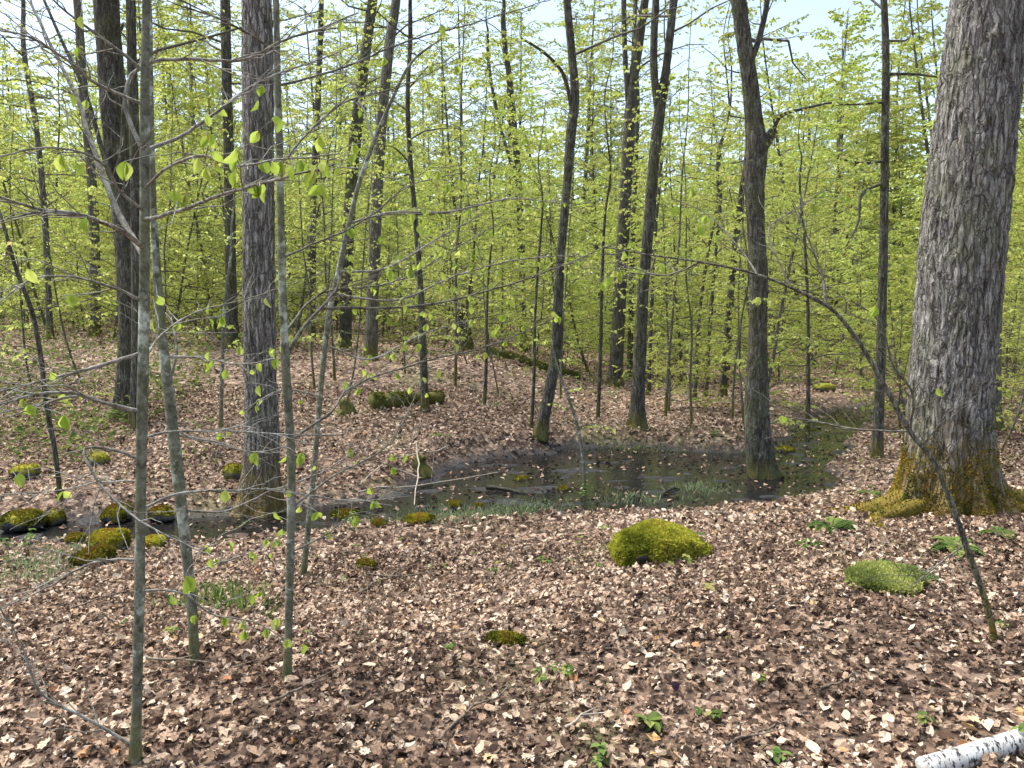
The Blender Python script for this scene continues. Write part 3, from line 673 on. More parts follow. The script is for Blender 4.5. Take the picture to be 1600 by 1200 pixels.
def near_tree(name, label, cat, pix, Y, top, bk, branches, seed, twm='twig', sides=20, leafp=.36, flare=.3):
    """branches: list of (pixel polyline, start depth, end depth, start width px, leafy 0..1)"""
    rng = np.random.default_rng(seed)
    P, r = trunk_path(pix, Y, top); r = r * .84; base = P[0].copy(); base[2] = float(height(base[0], base[1]))
    t = thing(name, label, cat, base)
    V, F, (C, rr) = trunk_mesh(P, r, sides, .025, flare, .08, 4, .05, 0, seed)
    link('trunk', mesh('trunk', V - base, F, smooth=True), M[bk], t)
    BP = []
    for bp, d0, d1, w, lf in branches:
        m = len(bp); ds = np.linspace(d0, d1, m)
        pts = np.array([at(x, y, d) for (x, y), d in zip(bp, ds)])
        if lf >= 0:
            k = np.argmin(np.linalg.norm(C - pts[0], axis=1)); pts[0] = C[k]
        L = np.linalg.norm(np.diff(pts, axis=0), axis=1).sum()
        nq = max(12, int(L / .03)); q = smooth_path(pts, nq)
        wob = np.cumsum(rng.normal(0, .0016, q.shape), 0); wob -= np.linspace(0, 1, nq)[:, None] * wob[-1]; q = q + wob; BP.append(q)
        r0 = w * .42 * d0 / F_PX; R = r0 * np.linspace(1, .35, nq)
        bv, bf = tubes(q[None], R[None], 7)
        br = link('branch', mesh('branch', bv - base, bf, smooth=True), M[twm], t)
        # side twigs, alternate, zigzag
        nt = int(L / .055) + 1; TW = []; TR = []
        ends = []
        for i in range(nt):
            s = int((.18 + .8 * (i + rng.random() * .6) / nt) * (nq - 1)); s = min(s, nq - 2)
            d = unit(q[s + 1] - q[s]); sd = unit(np.cross(d, [0, 0, 1.0])) * (1 if i % 2 else -1)
            ang = rng.uniform(.5, 1.0); td = unit(d * math.cos(ang) + sd * math.sin(ang) * .8 + [0, 0, rng.normal(.05, .3)])
            ln = rng.uniform(.06, .36) * (1.15 - .6 * s / nq)
            w2 = np.cumsum(rng.normal(0, .11, (5, 3)), 0); w2[0] = 0
            tw = q[s] + ln * (td[None] * np.linspace(0, 1, 5)[:, None] + w2 * .35)
            TW.append(tw); TR.append(np.linspace(min(R[s] * .6, .0026), .0009, 5))
            ends += [tw[-1], tw[3]]
            if rng.random() < .5:
                td2 = unit(td + rng.normal(0, .6, 3)); TW.append(tw[2] + ln * .5 * (td2[None] * np.linspace(0, 1, 5)[:, None] + w2 * .2)); TR.append(np.linspace(.0014, .0008, 5)); ends.append(TW[-1][-1])
        tv, tf = tubes(np.array(TW), np.array(TR), 4)
        tg = link('twigs', mesh('twigs', tv - base, tf, smooth=True), M[twm], br, kind='stuff')
        ends.append(q[-1])
        for e in ends:
            if rng.random() < abs(lf) * leafp:
                for j in range(rng.integers(1, 3)): hang_leaf(rng, e, br, base, rng.uniform(.034, .056))
                if rng.random() < .3: hang_leaf(rng, e, br, base, rng.uniform(.02, .032), 'bud_scale', SCALE)
    return t, base, np.concatenate(BP)

Y8 = ground_at(212, 1190)[1]
T8, B8, BP8 = near_tree('beech_sapling', 'thin lichen spotted beech stem nearest the camera at left, full height', 'sapling',
  [(210, 1192, 24), (213, 1130, 20), (216, 1000, 18), (219, 850, 18), (221, 700, 19), (224, 560, 20), (226, 400, 18), (226, 200, 17), (227, 60, 15), (228, 0, 14)], Y8, 4.6, 'beech_bark', [
  ([(222, 395), (205, 370), (172, 300), (150, 235), (128, 170), (95, 100), (65, 40), (40, -20)], Y8, Y8 + .5, 13, .05),
  ([(216, 245), (197, 165), (205, 120), (240, 97), (300, 93), (380, 96), (440, 66), (500, 45), (560, 20)], Y8, Y8 + .3, 9, .12),
  ([(196, 163), (150, 130), (100, 92), (50, 62), (0, 48)], Y8 + .03, Y8 - .4, 7, .1),
  ([(220, 110), (160, 62), (110, 25), (60, -20)], Y8, Y8 - .3, 7, .1),
  ([(230, 238), (270, 218), (330, 180), (380, 140), (440, 112), (540, 76)], Y8, Y8 + .6, 8, .15),
  ([(230, 340), (255, 340), (300, 326), (350, 308), (420, 285), (520, 258)], Y8, Y8 - .5, 8, .9),
  ([(228, 300), (262, 262), (320, 245), (370, 262), (440, 246), (530, 240)], Y8, Y8 - .6, 6, .8),
  ([(219, 392), (182, 356), (135, 338), (55, 326), (0, 308)], Y8, Y8 - .5, 10, .35),
  ([(135, 338), (60, 330), (0, 346)], Y8 - .25, Y8 - .5, 6, -.3),
  ([(218, 330), (190, 300), (160, 255), (120, 235), (60, 230), (0, 245)], Y8, Y8 - .4, 6, .5),
  ([(213, 475), (170, 445), (110, 432), (50, 438), (0, 472)], Y8, Y8 - .3, 6, .2),
  ([(208, 555), (150, 572), (90, 588), (0, 612)], Y8, Y8 - .2, 8, .5),
  ([(204, 640), (165, 628), (110, 612), (60, 615), (0, 632)], Y8, Y8 - .3, 9, .5),
  ([(120, 618), (60, 632), (0, 645)], Y8 - .2, Y8 - .4, 6, -.3),
  ([(228, 690), (262, 674), (330, 672), (440, 680), (540, 678)], Y8, Y8 + .7, 6, .2),
  ([(230, 795), (272, 774), (350, 768), (430, 766), (540, 782), (640, 775)], Y8, Y8 + .6, 6, .1),
  ([(207, 720), (172, 702), (130, 702), (145, 742), (200, 800), (260, 835), (316, 862)], Y8, Y8 - .3, 6, .1),
  ([(206, 752), (150, 754), (100, 766), (0, 771)], Y8, Y8 + .4, 4, .1),
  ([(228, 930), (256, 922), (290, 928), (330, 958), (400, 972), (452, 1004)], Y8, Y8 + .3, 5, .9),
  ([(206, 868), (150, 880), (80, 916), (0, 952)], Y8, Y8 + .2, 6, .1),
  ([(206, 1165), (150, 1130), (62, 1078), (35, 1020), (0, 950)], Y8, Y8 - .15, 7, .03),
  ([(224, 560), (250, 520), (300, 490), (380, 470), (470, 440)], Y8, Y8 + .8, 5, .4),
  ], 31)
# the three bright pairs of unfolding leaves that hang nearest the camera
rg = np.random.default_rng(5)
for px, py, n, sz in ((195, 252, 2, .055), (368, 268, 2, .052), (440, 250, 2, .055), (470, 250, 2, .045), (525, 256, 1, .045), (290, 900, 2, .055), (358, 848, 1, .04), (332, 872, 1, .04), (100, 648, 2, .05), (430, 800, 1, .04)):
    e = at(px, py, Y8 - .4); a = BP8[np.argmin(np.linalg.norm(BP8 - e, axis=1))]; u = np.linspace(0, 1, 7)[:, None]
    arc = a + (e - a) * u + np.array([0, 0, 1.0]) * .25 * np.linalg.norm(e - a) * u * (1 - u) + rg.normal(0, .004, (7, 3)) * u * (1 - u) * 4
    tv, tf = tubes(arc[None], np.linspace(.0022, .001, 7)[None], 5); link('twig', mesh('twig', tv - B8, tf, smooth=True), M['twig'], T8)
    for j in range(n): hang_leaf(rg, e, T8, B8, sz, spread=1.2)

Y9 = ground_at(305, 1038)[1]
near_tree('beech_sapling', 'mottled beech stem leaning left just behind the nearest beech stem', 'sapling',
  [(305, 1038, 19), (298, 930, 18), (288, 830, 19), (280, 760, 21), (271, 680, 21), (262, 600, 19), (254, 530, 18), (246, 440, 15), (240, 330, 12), (236, 180, 10), (234, 20, 8)], Y9, 4.5, 'beech_bark', [
  ([(262, 600), (275, 545), (270, 505), (250, 480)], Y9, Y9 + .2, 7, .2),
  ([(272, 680), (330, 690), (400, 705), (480, 690)], Y9, Y9 + .4, 5, .3),
  ([(285, 800), (350, 800), (420, 770), (500, 740), (560, 700)], Y9, Y9 + .4, 5, .2),
  ([(258, 560), (310, 560), (370, 570), (430, 560)], Y9, Y9 - .2, 5, .8),
  ([(292, 900), (340, 880), (400, 860), (440, 840)], Y9, Y9 + .5, 4, .2)], 32)
Y10 = ground_at(448, 1062)[1]
near_tree('beech_sapling', 'tall thin stem in front of thick ridged trunk, foot in leaf litter', 'sapling',
  [(448, 1064, 15), (452, 930, 15), (455, 800, 15), (454, 690, 16), (448, 600, 16), (443, 500, 15), (440, 400, 14), (437, 250, 13), (433, 100, 12), (431, 0, 11)], Y10, 5.0, 'beech_bark', [
  ([(447, 560), (470, 520), (500, 482), (527, 445), (528, 420)], Y10, Y10 + .3, 9, .1),
  ([(500, 482), (560, 482), (660, 478), (760, 455), (850, 425), (960, 380)], Y10 + .2, Y10 + 1.0, 6, -.8),
  ([(452, 690), (520, 640), (540, 612), (650, 570), (780, 535), (860, 500)], Y10, Y10 + 1.0, 6, .5),
  ([(445, 520), (500, 460), (600, 445), (640, 432), (700, 398), (790, 345)], Y10, Y10 + 1.2, 5, .7),
  ([(440, 400), (480, 385), (560, 350), (640, 290), (720, 270)], Y10, Y10 + .8, 5, .8),
  ([(436, 260), (480, 210), (540, 160), (620, 140), (720, 90)], Y10, Y10 + .8, 5, .2),
  ([(455, 790), (520, 745), (600, 700), (640, 640), (660, 590)], Y10, Y10 + 1.4, 5, .2),
  ([(434, 130), (520, 110), (640, 60), (760, 30), (860, 0)], Y10, Y10 + 1, 5, .1),
  ([(433, 80), (400, 60), (340, 30), (260, 0)], Y10, Y10 - .3, 5, .1),
  ([(454, 860), (500, 840), (560, 800), (640, 830)], Y10, Y10 + .6, 4, .15)], 33, 'twig_dark')
Y11 = ground_at(472, 902)[1]
near_tree('beech_sapling', 'slim pale stem arching right at top between left and middle trunks', 'sapling',
  [(472, 904, 11), (481, 830, 11), (492, 720, 10), (500, 620, 10), (508, 540, 10), (516, 480, 10), (528, 430, 10), (543, 360, 9), (560, 290, 8), (585, 220, 7), (615, 150, 6), (645, 95, 5), (690, 60, 3)], Y11, 2.0, 'beech_bark', [
  ([(545, 350), (600, 335), (700, 330), (800, 310), (880, 318)], Y11, Y11 + .6, 5, .9),
  ([(530, 425), (600, 420), (680, 375), (760, 330)], Y11, Y11 + .8, 5, .8),
  ([(520, 460), (620, 470), (720, 430), (820, 405), (920, 400)], Y11, Y11 + .8, 5, .9),
  ([(508, 540), (580, 560), (660, 520), (740, 500)], Y11, Y11 + .6, 4, .7),
  ([(500, 620), (440, 610), (380, 640)], Y11, Y11 - .4, 4, .4),
  ([(585, 220), (560, 150), (520, 80)], Y11, Y11 + .3, 4, .15)], 34)
# sapling bowed over beside the big maple
Y25 = ground_at(1562, 1012)[1]
def bowed():
    pix = [(1562, 1014, 12), (1540, 940, 11), (1512, 860, 11), (1480, 770, 10), (1455, 715, 10), (1425, 678, 10), (1385, 608, 9), (1335, 525, 8), (1298, 482, 7), (1270, 466, 7), (1180, 428, 5), (1090, 409, 4), (1000, 396, 3), (940, 385, 2)]
    return near_tree('bowed_sapling', 'bowed grey sapling arching left across the huge maple and mossy roots', 'sapling', pix, Y25, .5, 'bark_mid', [
      ([(1425, 676), (1427, 640), (1424, 612), (1395, 575), (1372, 500), (1330, 470)], Y25, Y25 - .3, 5, .1),
      ([(1286, 476), (1288, 440), (1266, 380), (1238, 318)], Y25, Y25 + .2, 6, .2),
      ([(1415, 682), (1350, 672), (1290, 662), (1200, 645)], Y25, Y25 + .3, 5, .2),
      ([(1440, 690), (1470, 660), (1500, 610)], Y25, Y25 - .2, 3, .1),
      ([(1505, 850), (1450, 895), (1420, 920)], Y25, Y25 - .3, 4, .1),
      ([(1180, 428), (1150, 380), (1100, 330), (1050, 310)], Y25, Y25 + .5, 4, .9),
      ([(1230, 448), (1200, 360), (1240, 330), (1300, 290)], Y25, Y25 + .6, 4, .5),
      ([(1090, 409), (1040, 430), (980, 420), (930, 440)], Y25, Y25 + .6, 4, .9)], 35, 'twig_dark', flare=.1)
bowed()

# ------------------------------------------------------------------ background trees: prototypes, then copies
def proto(name, seed, H, r0, h0, nb, blen, tw, nl, size, bk, lm, lean=.04, rise=(.05, .5)):
    rng = np.random.default_rng(seed)
    t = thing(name, 'x', 'tree', (0, 0, 0))
    k = 8; s = np.linspace(0, 1, k); w = np.cumsum(rng.normal(0, lean * .35, (k, 2)), 0) * H * .25; w[0] = 0
    P = np.c_[w + s[:, None] * rng.normal(0, lean, 2) * H, s * H - .1]; R = r0 * (1 - .86 * s)
    V, F, (C, rr) = trunk_mesh(P, R, int(np.clip(r0 * 150, 7, 16)), H / 40, .4, .2, 5, .05, 0, seed)
    link('trunk', mesh('trunk', V, F, smooth=True), M[bk], t)
    B, R = limbs(rng, C, rr, h0, H * .98, nb, blen, rise)
    bv, bf = tubes(B, R, 4); (tv, tf), lv = sprays(rng, B, R, tw, .3, nl, size, flat=.38)
    v, f, _ = join([(bv, bf), (tv, tf)])
    link('branches', mesh('branches', v, f, smooth=True), M['twig_dark'], t, kind='stuff')
    link('crown', mesh('crown', lv[0], lv[1], lv[2]), M[lm], t, kind='stuff')
    return t
SAP = [proto('understory_sapling', 200 + i, 3.8 + .8 * i, .022 + .004 * i, .22, 40 + 4 * i, 1.4 + .13 * i, 10, 15, .068, 'bark_mid' if i % 2 else 'bark_dark', 'leaf', .07, (-.05, .95)) for i in range(6)]
AIRY = [proto('airy_sapling', 260 + i, 4.6 + .7 * i, .016 + .003 * i, 1.15 + .2 * i, 17 + 2 * i, 1.5, 8, 6, .06, 'bark_mid', 'leaf', .09, (-.1, .7)) for i in range(3)]
POLE = [proto('pole_tree', 300 + i, 10 + 1.3 * i, .065 + .012 * i, 1.6 + .4 * i, 54, 1.9 + .12 * i, 12, 17, .08, 'bark_dark' if i % 2 else 'bark_mid', 'leaf', .045, (.1, .9)) for i in range(4)]
TALL = [proto('forest_tree', 400 + i, 17 + 1.5 * i, .15 + .03 * i, 4.2, 64, 3.8, 16, 21, .095, 'bark_mid' if i % 2 else 'bark_dark', 'canopy_leaf', .02, (.3, .9)) for i in range(3)]

taken = [np.array(n[0].location)[:2] for n in NAMED] + [MAPLE_BASE[:2]]
USED = {}
BACK = []
def put(protos, x, y, rng, sc):
    p = protos[rng.integers(len(protos))]
    if not USED.get(p.name): o = p; USED[p.name] = True
    else: o = copy_tree(p)
    o.location = onto(x, y); o.rotation_euler = (rng.normal(0, .03), rng.normal(0, .03), rng.uniform(0, 6.28)); s = sc * rng.uniform(.85, 1.15); o.scale = (s, s, s * rng.uniform(.9, 1.1))
    BACK.append(o); taken.append(np.array((x, y)))
def scatter(protos, n, y0, y1, gap, seed, sc=(1, 1), ok=lambda px, y: True, pw=1.6):
    rng = np.random.default_rng(seed); c = 0; tries = 0
    while c < n and tries < n * 60:
        tries += 1
        y = y0 + (y1 - y0) * rng.random() ** (1 / pw); px = rng.uniform(-80, 1680); x = (px - CX) / F_PX * y
        if not ok(px, y) or chan_k(np.array(x), np.array(y)) < .4: continue
        if min(np.hypot(q[0] - x, q[1] - y) for q in taken) < gap: continue
        put(protos, x, y, rng, rng.uniform(*sc)); c += 1
scatter(AIRY, 9, 8.6, 13.5, .7, 11, (.8, 1.15), lambda px, y: 1040 < px < 1370 or px > 1560)
scatter(AIRY, 9, 9.5, 15, .7, 12, (.8, 1.2), lambda px, y: 480 < px < 960)
scatter(AIRY, 6, 9, 15, .7, 13, (.8, 1.2), lambda px, y: px < 340)
scatter(SAP, 10, 10.5, 15, .9, 1, (.55, .8), lambda px, y: px > 1030)
scatter(SAP, 80, 15, 27, .8, 2, (.7, 1.05), lambda px, y: px > 880 or y > 17.5)
scatter(SAP, 110, 25, 44, .9, 3, (.9, 1.3))
scatter(POLE, 60, 19, 46, 1.2, 4, (.75, 1.1), lambda px, y: px > 900 or px < 420 or y > 26)
scatter(POLE, 16, 20, 36, 1.1, 6, (.8, 1.1), lambda px, y: px > 1180)
scatter(TALL, 62, 23, 60, 1.9, 5, (.75, 1.15), lambda px, y: px < 480 or px > 830 or y > 36)

# far wood that reads as one green mass
def far_wood():
    rng = np.random.default_rng(77); n = 215000
    az = rng.uniform(-.72, .72, n); d = 46 + 46 * rng.random(n) ** .8; x = np.sin(az) * d; y = np.cos(az) * d
    top = 7.5 + 2.5 * vnoise(np.c_[x * .12, y * .05, 0 * x]) + 2.2 * sst(.1, .5, az) + 1.2 * (1 - sst(-.6, -.2, az))
    top = top + .05 * (d - 46) + 3.5 * rng.random(n) ** 3
    z = height(x, y) + top * rng.random(n) ** .85
    keep = vnoise(np.c_[x, y, z] * .55) > -.25; x, y, z = x[keep], y[keep], z[keep]; n = len(x)
    lv = leaves(LEAF4, np.c_[x, y, z], np.c_[rng.normal(0, 1, n), rng.normal(0, 1, n), rng.normal(-.7, .5, n)], rng.normal(0, 1, (n, 3)) + [0, 0, .6], rng.uniform(.18, .34, n), None, np.clip(rng.normal(.6, .2, n), 0, .97))
    link('far_woodland', mesh('far_woodland', lv[0], lv[1], lv[2]), M['leaf'], None, 'hazy mass of far yellow green woodland foliage', 'stuff')
far_wood()

def label_background():
    land = [(0, 'left edge of the picture'), (195, 'broad dark trunk'), (405, 'thick ridged left trunk'), (580, 'leaning grey pair'), (655, 'wavy black stem'), (880, 'crooked leaning trunk'), (1010, 'forked tree'), (1182, 'bent trunk at pool edge'), (1380, 'straight slender tree'), (1490, 'huge maple'), (1600, 'right edge of the picture')]
    kindw = {'understory_sapling': ('leafy understory sapling', 'sapling'), 'airy_sapling': ('airy sapling', 'sapling'), 'pole_tree': ('slim background tree', 'tree'), 'forest_tree': ('tall far tree', 'tree')}
    cell = {}
    for o in BACK:
        px, _ = px_of(np.array(o.location) + [0, 0, 1.5]); k = 0
        while k < len(land) - 2 and px > land[k + 1][0]: k += 1
        cell.setdefault((o.name.split('.')[0], k), []).append((px, o))
    ordn = ['first', 'second', 'third', 'fourth', 'fifth', 'sixth', 'seventh', 'eighth', 'ninth', 'tenth', 'eleventh', 'twelfth', 'thirteenth', 'fourteenth', 'fifteenth']
    for (nm, k), L in cell.items():
        L.sort(key=lambda a: a[0]); w, cat = kindw[nm]
        for i, (px, o) in enumerate(L):
            between = 'between %s and %s' % (land[k][1], land[k + 1][1])
            pos = 'only' if len(L) == 1 else (ordn[i] if i < 15 else str(i + 1) + 'th') + ' from left'
            o['label'] = ('%s, %s, %s' % (w, pos, between)) if pos != 'only' else 'lone %s %s' % (w, between)
            o['category'] = cat; o['group'] = {'understory_sapling': 'leafy saplings of the understory', 'airy_sapling': 'airy saplings before the trunks', 'pole_tree': 'slim trees in the background', 'forest_tree': 'tall trees far back'}[nm]
label_background()

# ------------------------------------------------------------------ rocks, logs, stumps
def ico(sub):
    import bmesh
    bm = bmesh.new(); bmesh.ops.create_icosphere(bm, subdivisions=sub, radius=1.0)
    V = np.array([v.co for v in bm.verts]); F = np.array([[v.index for v in f.verts] for f in bm.faces]); bm.free(); return V, F
ICO5, ICO4 = ico(5), ico(4)
def rock(name, label, cat, px, py, w, hgt, dep, seed, fuzz=0, fm='moss_fuzz', group=None, rz=0.0, sink=.25, profile=None, lift=0.0):
    b = ground_at(px, py); rng = np.random.default_rng(seed)
    V, F = ICO5 if fuzz > 2000 else ICO4
    V = V.copy(); d = 1 + .16 * vnoise(V * 1.7 + seed) + .07 * vnoise(V * 4.3 + seed) + .03 * vnoise(V * 11 + seed)
    V = V * d[:, None]; V = np.sign(V) * np.abs(V) ** .85
    if profile: V = profile(V)
    V = V * np.array([w / 2, dep / 2, hgt / (1 + sink) * .62]); V[:, 2] += hgt * .5 - sink * hgt * .5
    c, s = math.cos(rz), math.sin(rz); V[:, :2] = V[:, :2] @ np.array([[c, s], [-s, c]])
    base = onto(b[0], b[1]); base[2] = max(base[2], WATER_Z - .03) + lift
    t = thing(name, label, cat, base, group)
    link('stone', mesh('stone', V, F, smooth=True), M['rock'], t)
    if fuzz:
        a = V[F]; fn = np.cross(a[:, 1] - a[:, 0], a[:, 2] - a[:, 0]); ar = np.linalg.norm(fn, axis=1); fn = unit(fn)
        ctr = a.mean(1); ok = (fn[:, 2] + 1.1 * vnoise(ctr * 8 + seed) > (-.45 if fm == 'moss_gold' else .05)); pr = ar * ok; pr /= pr.sum()
        ii = rng.choice(len(F), fuzz, p=pr); u = rng.random((fuzz, 2)); u = np.where(u.sum(1, keepdims=True) > 1, 1 - u, u)
        p = a[ii, 0] + u[:, :1] * (a[ii, 1] - a[ii, 0]) + u[:, 1:] * (a[ii, 2] - a[ii, 0]); n = fn[ii]
        patch = np.clip((.58 if fm == 'moss_gold' else .5) + (.45 if fm == 'moss_gold' else .75) * vnoise(p * 6 + 3) + .3 * vnoise(p * 17 + 3) + rng.normal(0, .12, fuzz), 0, 1)
        lv = leaves(LEAF4, p - n * .004, n + rng.normal(0, .55, n.shape), rng.normal(0, 1, n.shape), rng.uniform(.012, .026, fuzz) * (1.9 if fm == 'moss_green' else 1), None, patch)
        link('moss', mesh('moss', lv[0], lv[1], lv[2]), M[fm], t, kind='stuff')
    return t
def dome(V):
    V = V.copy(); V[:, 2] = np.where(V[:, 2] > 0, V[:, 2] * (1 - .38 * np.clip(V[:, 0] + .15, 0, 1.2) + .1 * np.sin(3 * V[:, 0] + 1)), V[:, 2]); V[:, 0] *= 1 + .12 * (V[:, 2] < 0); V[:, 1] *= 1 - .22 * np.exp(-((V[:, 0] + .35) / .16) ** 2) * (V[:, 1] < 0); return V
rock('mossy_boulder', 'low rounded boulder cushioned in yellow green moss on leaf litter', 'boulder', 1030, 876, .62, .30, .46, 3, 18000, 'moss_gold', profile=dome, sink=.3)
MR = 'mossy rocks along the stream'
for px, py, w, h, d, sd, fz, lab in (
    (38, 826, .36, .19, .34, 41, 2500, 'moss capped rock at far left edge of the stream'),
    (88, 818, .16, .15, .16, 42, 500, 'small dark upright rock between two mossy banks, left stream edge'),
    (185, 812, .42, .16, .25, 43, 1800, 'long dark mossy rock on far stream edge beside the nearest beech stem'),
    (252, 812, .28, .14, .2, 44, 1000, 'dark mossy rock on far stream edge right of the nearest beech stem'),
    (172, 858, .3, .17, .24, 45, 2200, 'grey stone with green moss cap standing in the left stream'),
    (148, 880, .3, .12, .22, 46, 2200, 'flat orange green mossy rock on near edge of left stream'),
    (240, 856, .18, .1, .16, 47, 1000, 'small bright mossy rock right of the nearest beech stem in stream'),
    (118, 848, .16, .08, .14, 48, 600, 'tiny mossy stone low in the left stream water'),
    (572, 888, .14, .06, .12, 49, 800, 'lone small moss cushion on leaf litter left of boulder'),
    (655, 818, .28, .09, .18, 50, 1500, 'bright mossy hummock on near stream edge below the mound'),
    (592, 823, .16, .06, .12, 51, 700, 'small yellow moss hummock beside the stream, right of tall thin stem'),
    (710, 797, .16, .08, .12, 52, 700, 'moss cushion standing in stream water below the mound'),
    (748, 794, .1, .05, .08, 53, 300, 'tiny moss knob in stream water left of the pool'),
    (540, 812, .3, .1, .2, 54, 1000, 'mossy rock by the stream just right of the thick ridged trunk'),
    (815, 752, .2, .06, .14, 55, 500, 'small mossy clump in black pool, left part'),
    (880, 768, .14, .05, .12, 56, 400, 'small mossy clump in black pool near its front edge'),
    (1228, 708, .26, .1, .2, 57, 700, 'brown mossy stone at pool end right of the bent trunk'),
    (365, 748, .22, .18, .2, 58, 600, 'dark mossy hump touching left side of the thick ridged trunk')):
    rock('mossy_rock', lab, 'rock', px, py, w, h, d, sd, fz, 'moss_dull' if sd not in (45, 47, 50) else 'moss_fuzz', MR, sd * .7)
rock('mossy_hummock', 'small mossy root hump in the foreground leaf litter below the boulder', 'hummock', 790, 1008, .2, .06, .1, 61, 1000, 'moss_dull', rz=-.3)
rock('moss_mound', 'feathery green moss mound at end of the huge maple left root', 'moss', 1386, 912, .4, .08, .38, 67, 8000, 'moss_green', rz=.7, sink=.6)
rock('far_rock', 'black rock on leafy ground beside the upper stream', 'rock', 1288, 612, .5, .22, .3, 63, 0)
rock('far_rock', 'brown mossy lump on slope at left between near stems', 'rock', 40, 745, .3, .16, .24, 64, 400)
rock('far_rock', 'rusty brown clump behind the nearest beech stem on slope', 'rock', 155, 726, .22, .16, .2, 65, 300)

def log(name, label, cat, a, b, r, mat_, seed, parts=True, lift=.5, sag=0.0, taper=.8):
    A, B = ground_at(*a), ground_at(*b)
    base = onto(A[0], A[1]); n = 10; s = np.linspace(0, 1, n)[:, None]; P = A + (B - A) * s; h_ = height(P[:, 0], P[:, 1]); P[:, 2] = (h_ if mat_ != 'birch' else h_[0] + (h_[-1] - h_[0]) * s[:, 0] + .03) + r * lift + sag * np.sin(np.pi * s[:, 0])
    R = r * (1 - (1 - taper) * s[:, 0])
    V, F, (C, rr) = trunk_mesh(P, R, 22, .03, 0, .2, 5, .09, 0, seed)
    caps = []
    nr = len(V) // 22
    V = np.r_[V, [C[0]], [C[-1]]]; i = np.arange(22)
    tri = np.r_[np.c_[i, (i + 1) % 22, np.full(22, len(V) - 2)], np.c_[(nr - 1) * 22 + (i + 1) % 22, (nr - 1) * 22 + i, np.full(22, len(V) - 1)]]
    t = thing(name, label, cat, base)
    link('log_body', mesh('log_body', V - base, [F, tri], smooth=True), M[mat_], t)
    return t, C, rr, base
def log_moss(t, C, rr, base, n, seed):
    rng = np.random.default_rng(seed); i = rng.integers(0, len(C) - 1, n); a = rng.uniform(-1.9, 1.9, n)
    T = unit(C[1:] - C[:-1])[i]; A = unit(np.cross(T, [0, 0, 1.0])); U = np.cross(A, T)
    nrm = A * np.sin(a)[:, None] + U * np.cos(a)[:, None]; p = C[i] + T * rng.random((n, 1)) * .03 + nrm * rr[i][:, None] * 1.0
    k = vnoise(p * 6) > -.15; p, nrm = p[k], nrm[k]
    lv = leaves(LEAF4, p, nrm + rng.normal(0, .5, p.shape), rng.normal(0, 1, p.shape), rng.uniform(.015, .04, len(p)), None, rng.uniform(0, .8, len(p)))
    link('moss', mesh('moss', lv[0] - base, lv[1], lv[2]), M['moss_dull'], t, kind='stuff')
L1 = log('fallen_log', 'dark mossy rotting log on brown slope behind the wavy black stem', 'log', (580, 636), (690, 629), .13, 'log', 71); log_moss(*L1, 2200, 1)
L2 = log('fallen_log', 'long dark mossy log lying over the mound crest behind crooked trunk', 'log', (762, 556), (905, 592), .13, 'log', 72); log_moss(*L2, 2500, 2)
L3 = log('birch_log', 'white speckled birch log in bottom right corner', 'log', (1440, 1222), (1660, 1152), .036, 'birch', 73, taper=.95, lift=.15)
L4 = log('dead_branch', 'short brown dead branch on near bank of the pool', 'branch', (852, 812), (918, 802), .022, 'stick', 74, taper=.6)
L5 = log('dead_branch', 'dark wet branch lying across the black pool front', 'branch', (760, 765), (835, 776), .022, 'wet_wood', 75, taper=.5, lift=1.2)
L6 = log('dead_branch', 'dark stick poking from bank at right front of the pool', 'branch', (1035, 778), (1085, 757), .018, 'wet_wood', 76, taper=.6, lift=1.5)
L7 = log('dead_branch', 'pale brown dead branch on litter near edge of stream under the boulder view', 'branch', (1095, 802), (1150, 806), .02, 'stick', 77, taper=.6)

def stump(name, label, px, py, w, h, seed, lean=0.0):
    b = ground_at(px, py); base = onto(b[0], b[1]); s = np.linspace(0, 1, 7)
    P = np.c_[base[0] + lean * s + .03 * np.sin(5 * s + seed), np.full(7, base[1]), base[2] - .05 + (h + .05) * s]
    V, F, (C, rr) = trunk_mesh(P, w / 2 * (1 - .35 * s), 26, .03, .5, .12, 5, .14, 0, seed)
    V = V.reshape(-1, 26, 3); V[-3:, :, 2] += (.14 * h * vnoise(np.c_[np.arange(26) * .9, np.full(26, seed), np.zeros(26)]))[None] ; n = len(V); V = V.reshape(-1, 3)
    V = np.r_[V, [C[-1] - [0, 0, h * .18]]]; i = np.arange(26); tri = np.c_[(n - 1) * 26 + i, (n - 1) * 26 + (i + 1) % 26, np.full(26, len(V) - 1)][:, ::-1]
    t = thing(name, label, 'stump', base); link('stump_body', mesh('stump_body', V - base, [F, tri], smooth=True), M['log'], t)
stump('rotten_stump', 'squat black rotten stump left of the mossy slope log', 540, 648, .2, .22, 81)
stump('dead_snag', 'broken black dead snag on crest of the mound', 730, 545, .3, 1.15, 82, -.12)
stump('rotten_stump', 'low brown rotten stump on slope above left stream bend', 660, 738, .16, .2, 83)

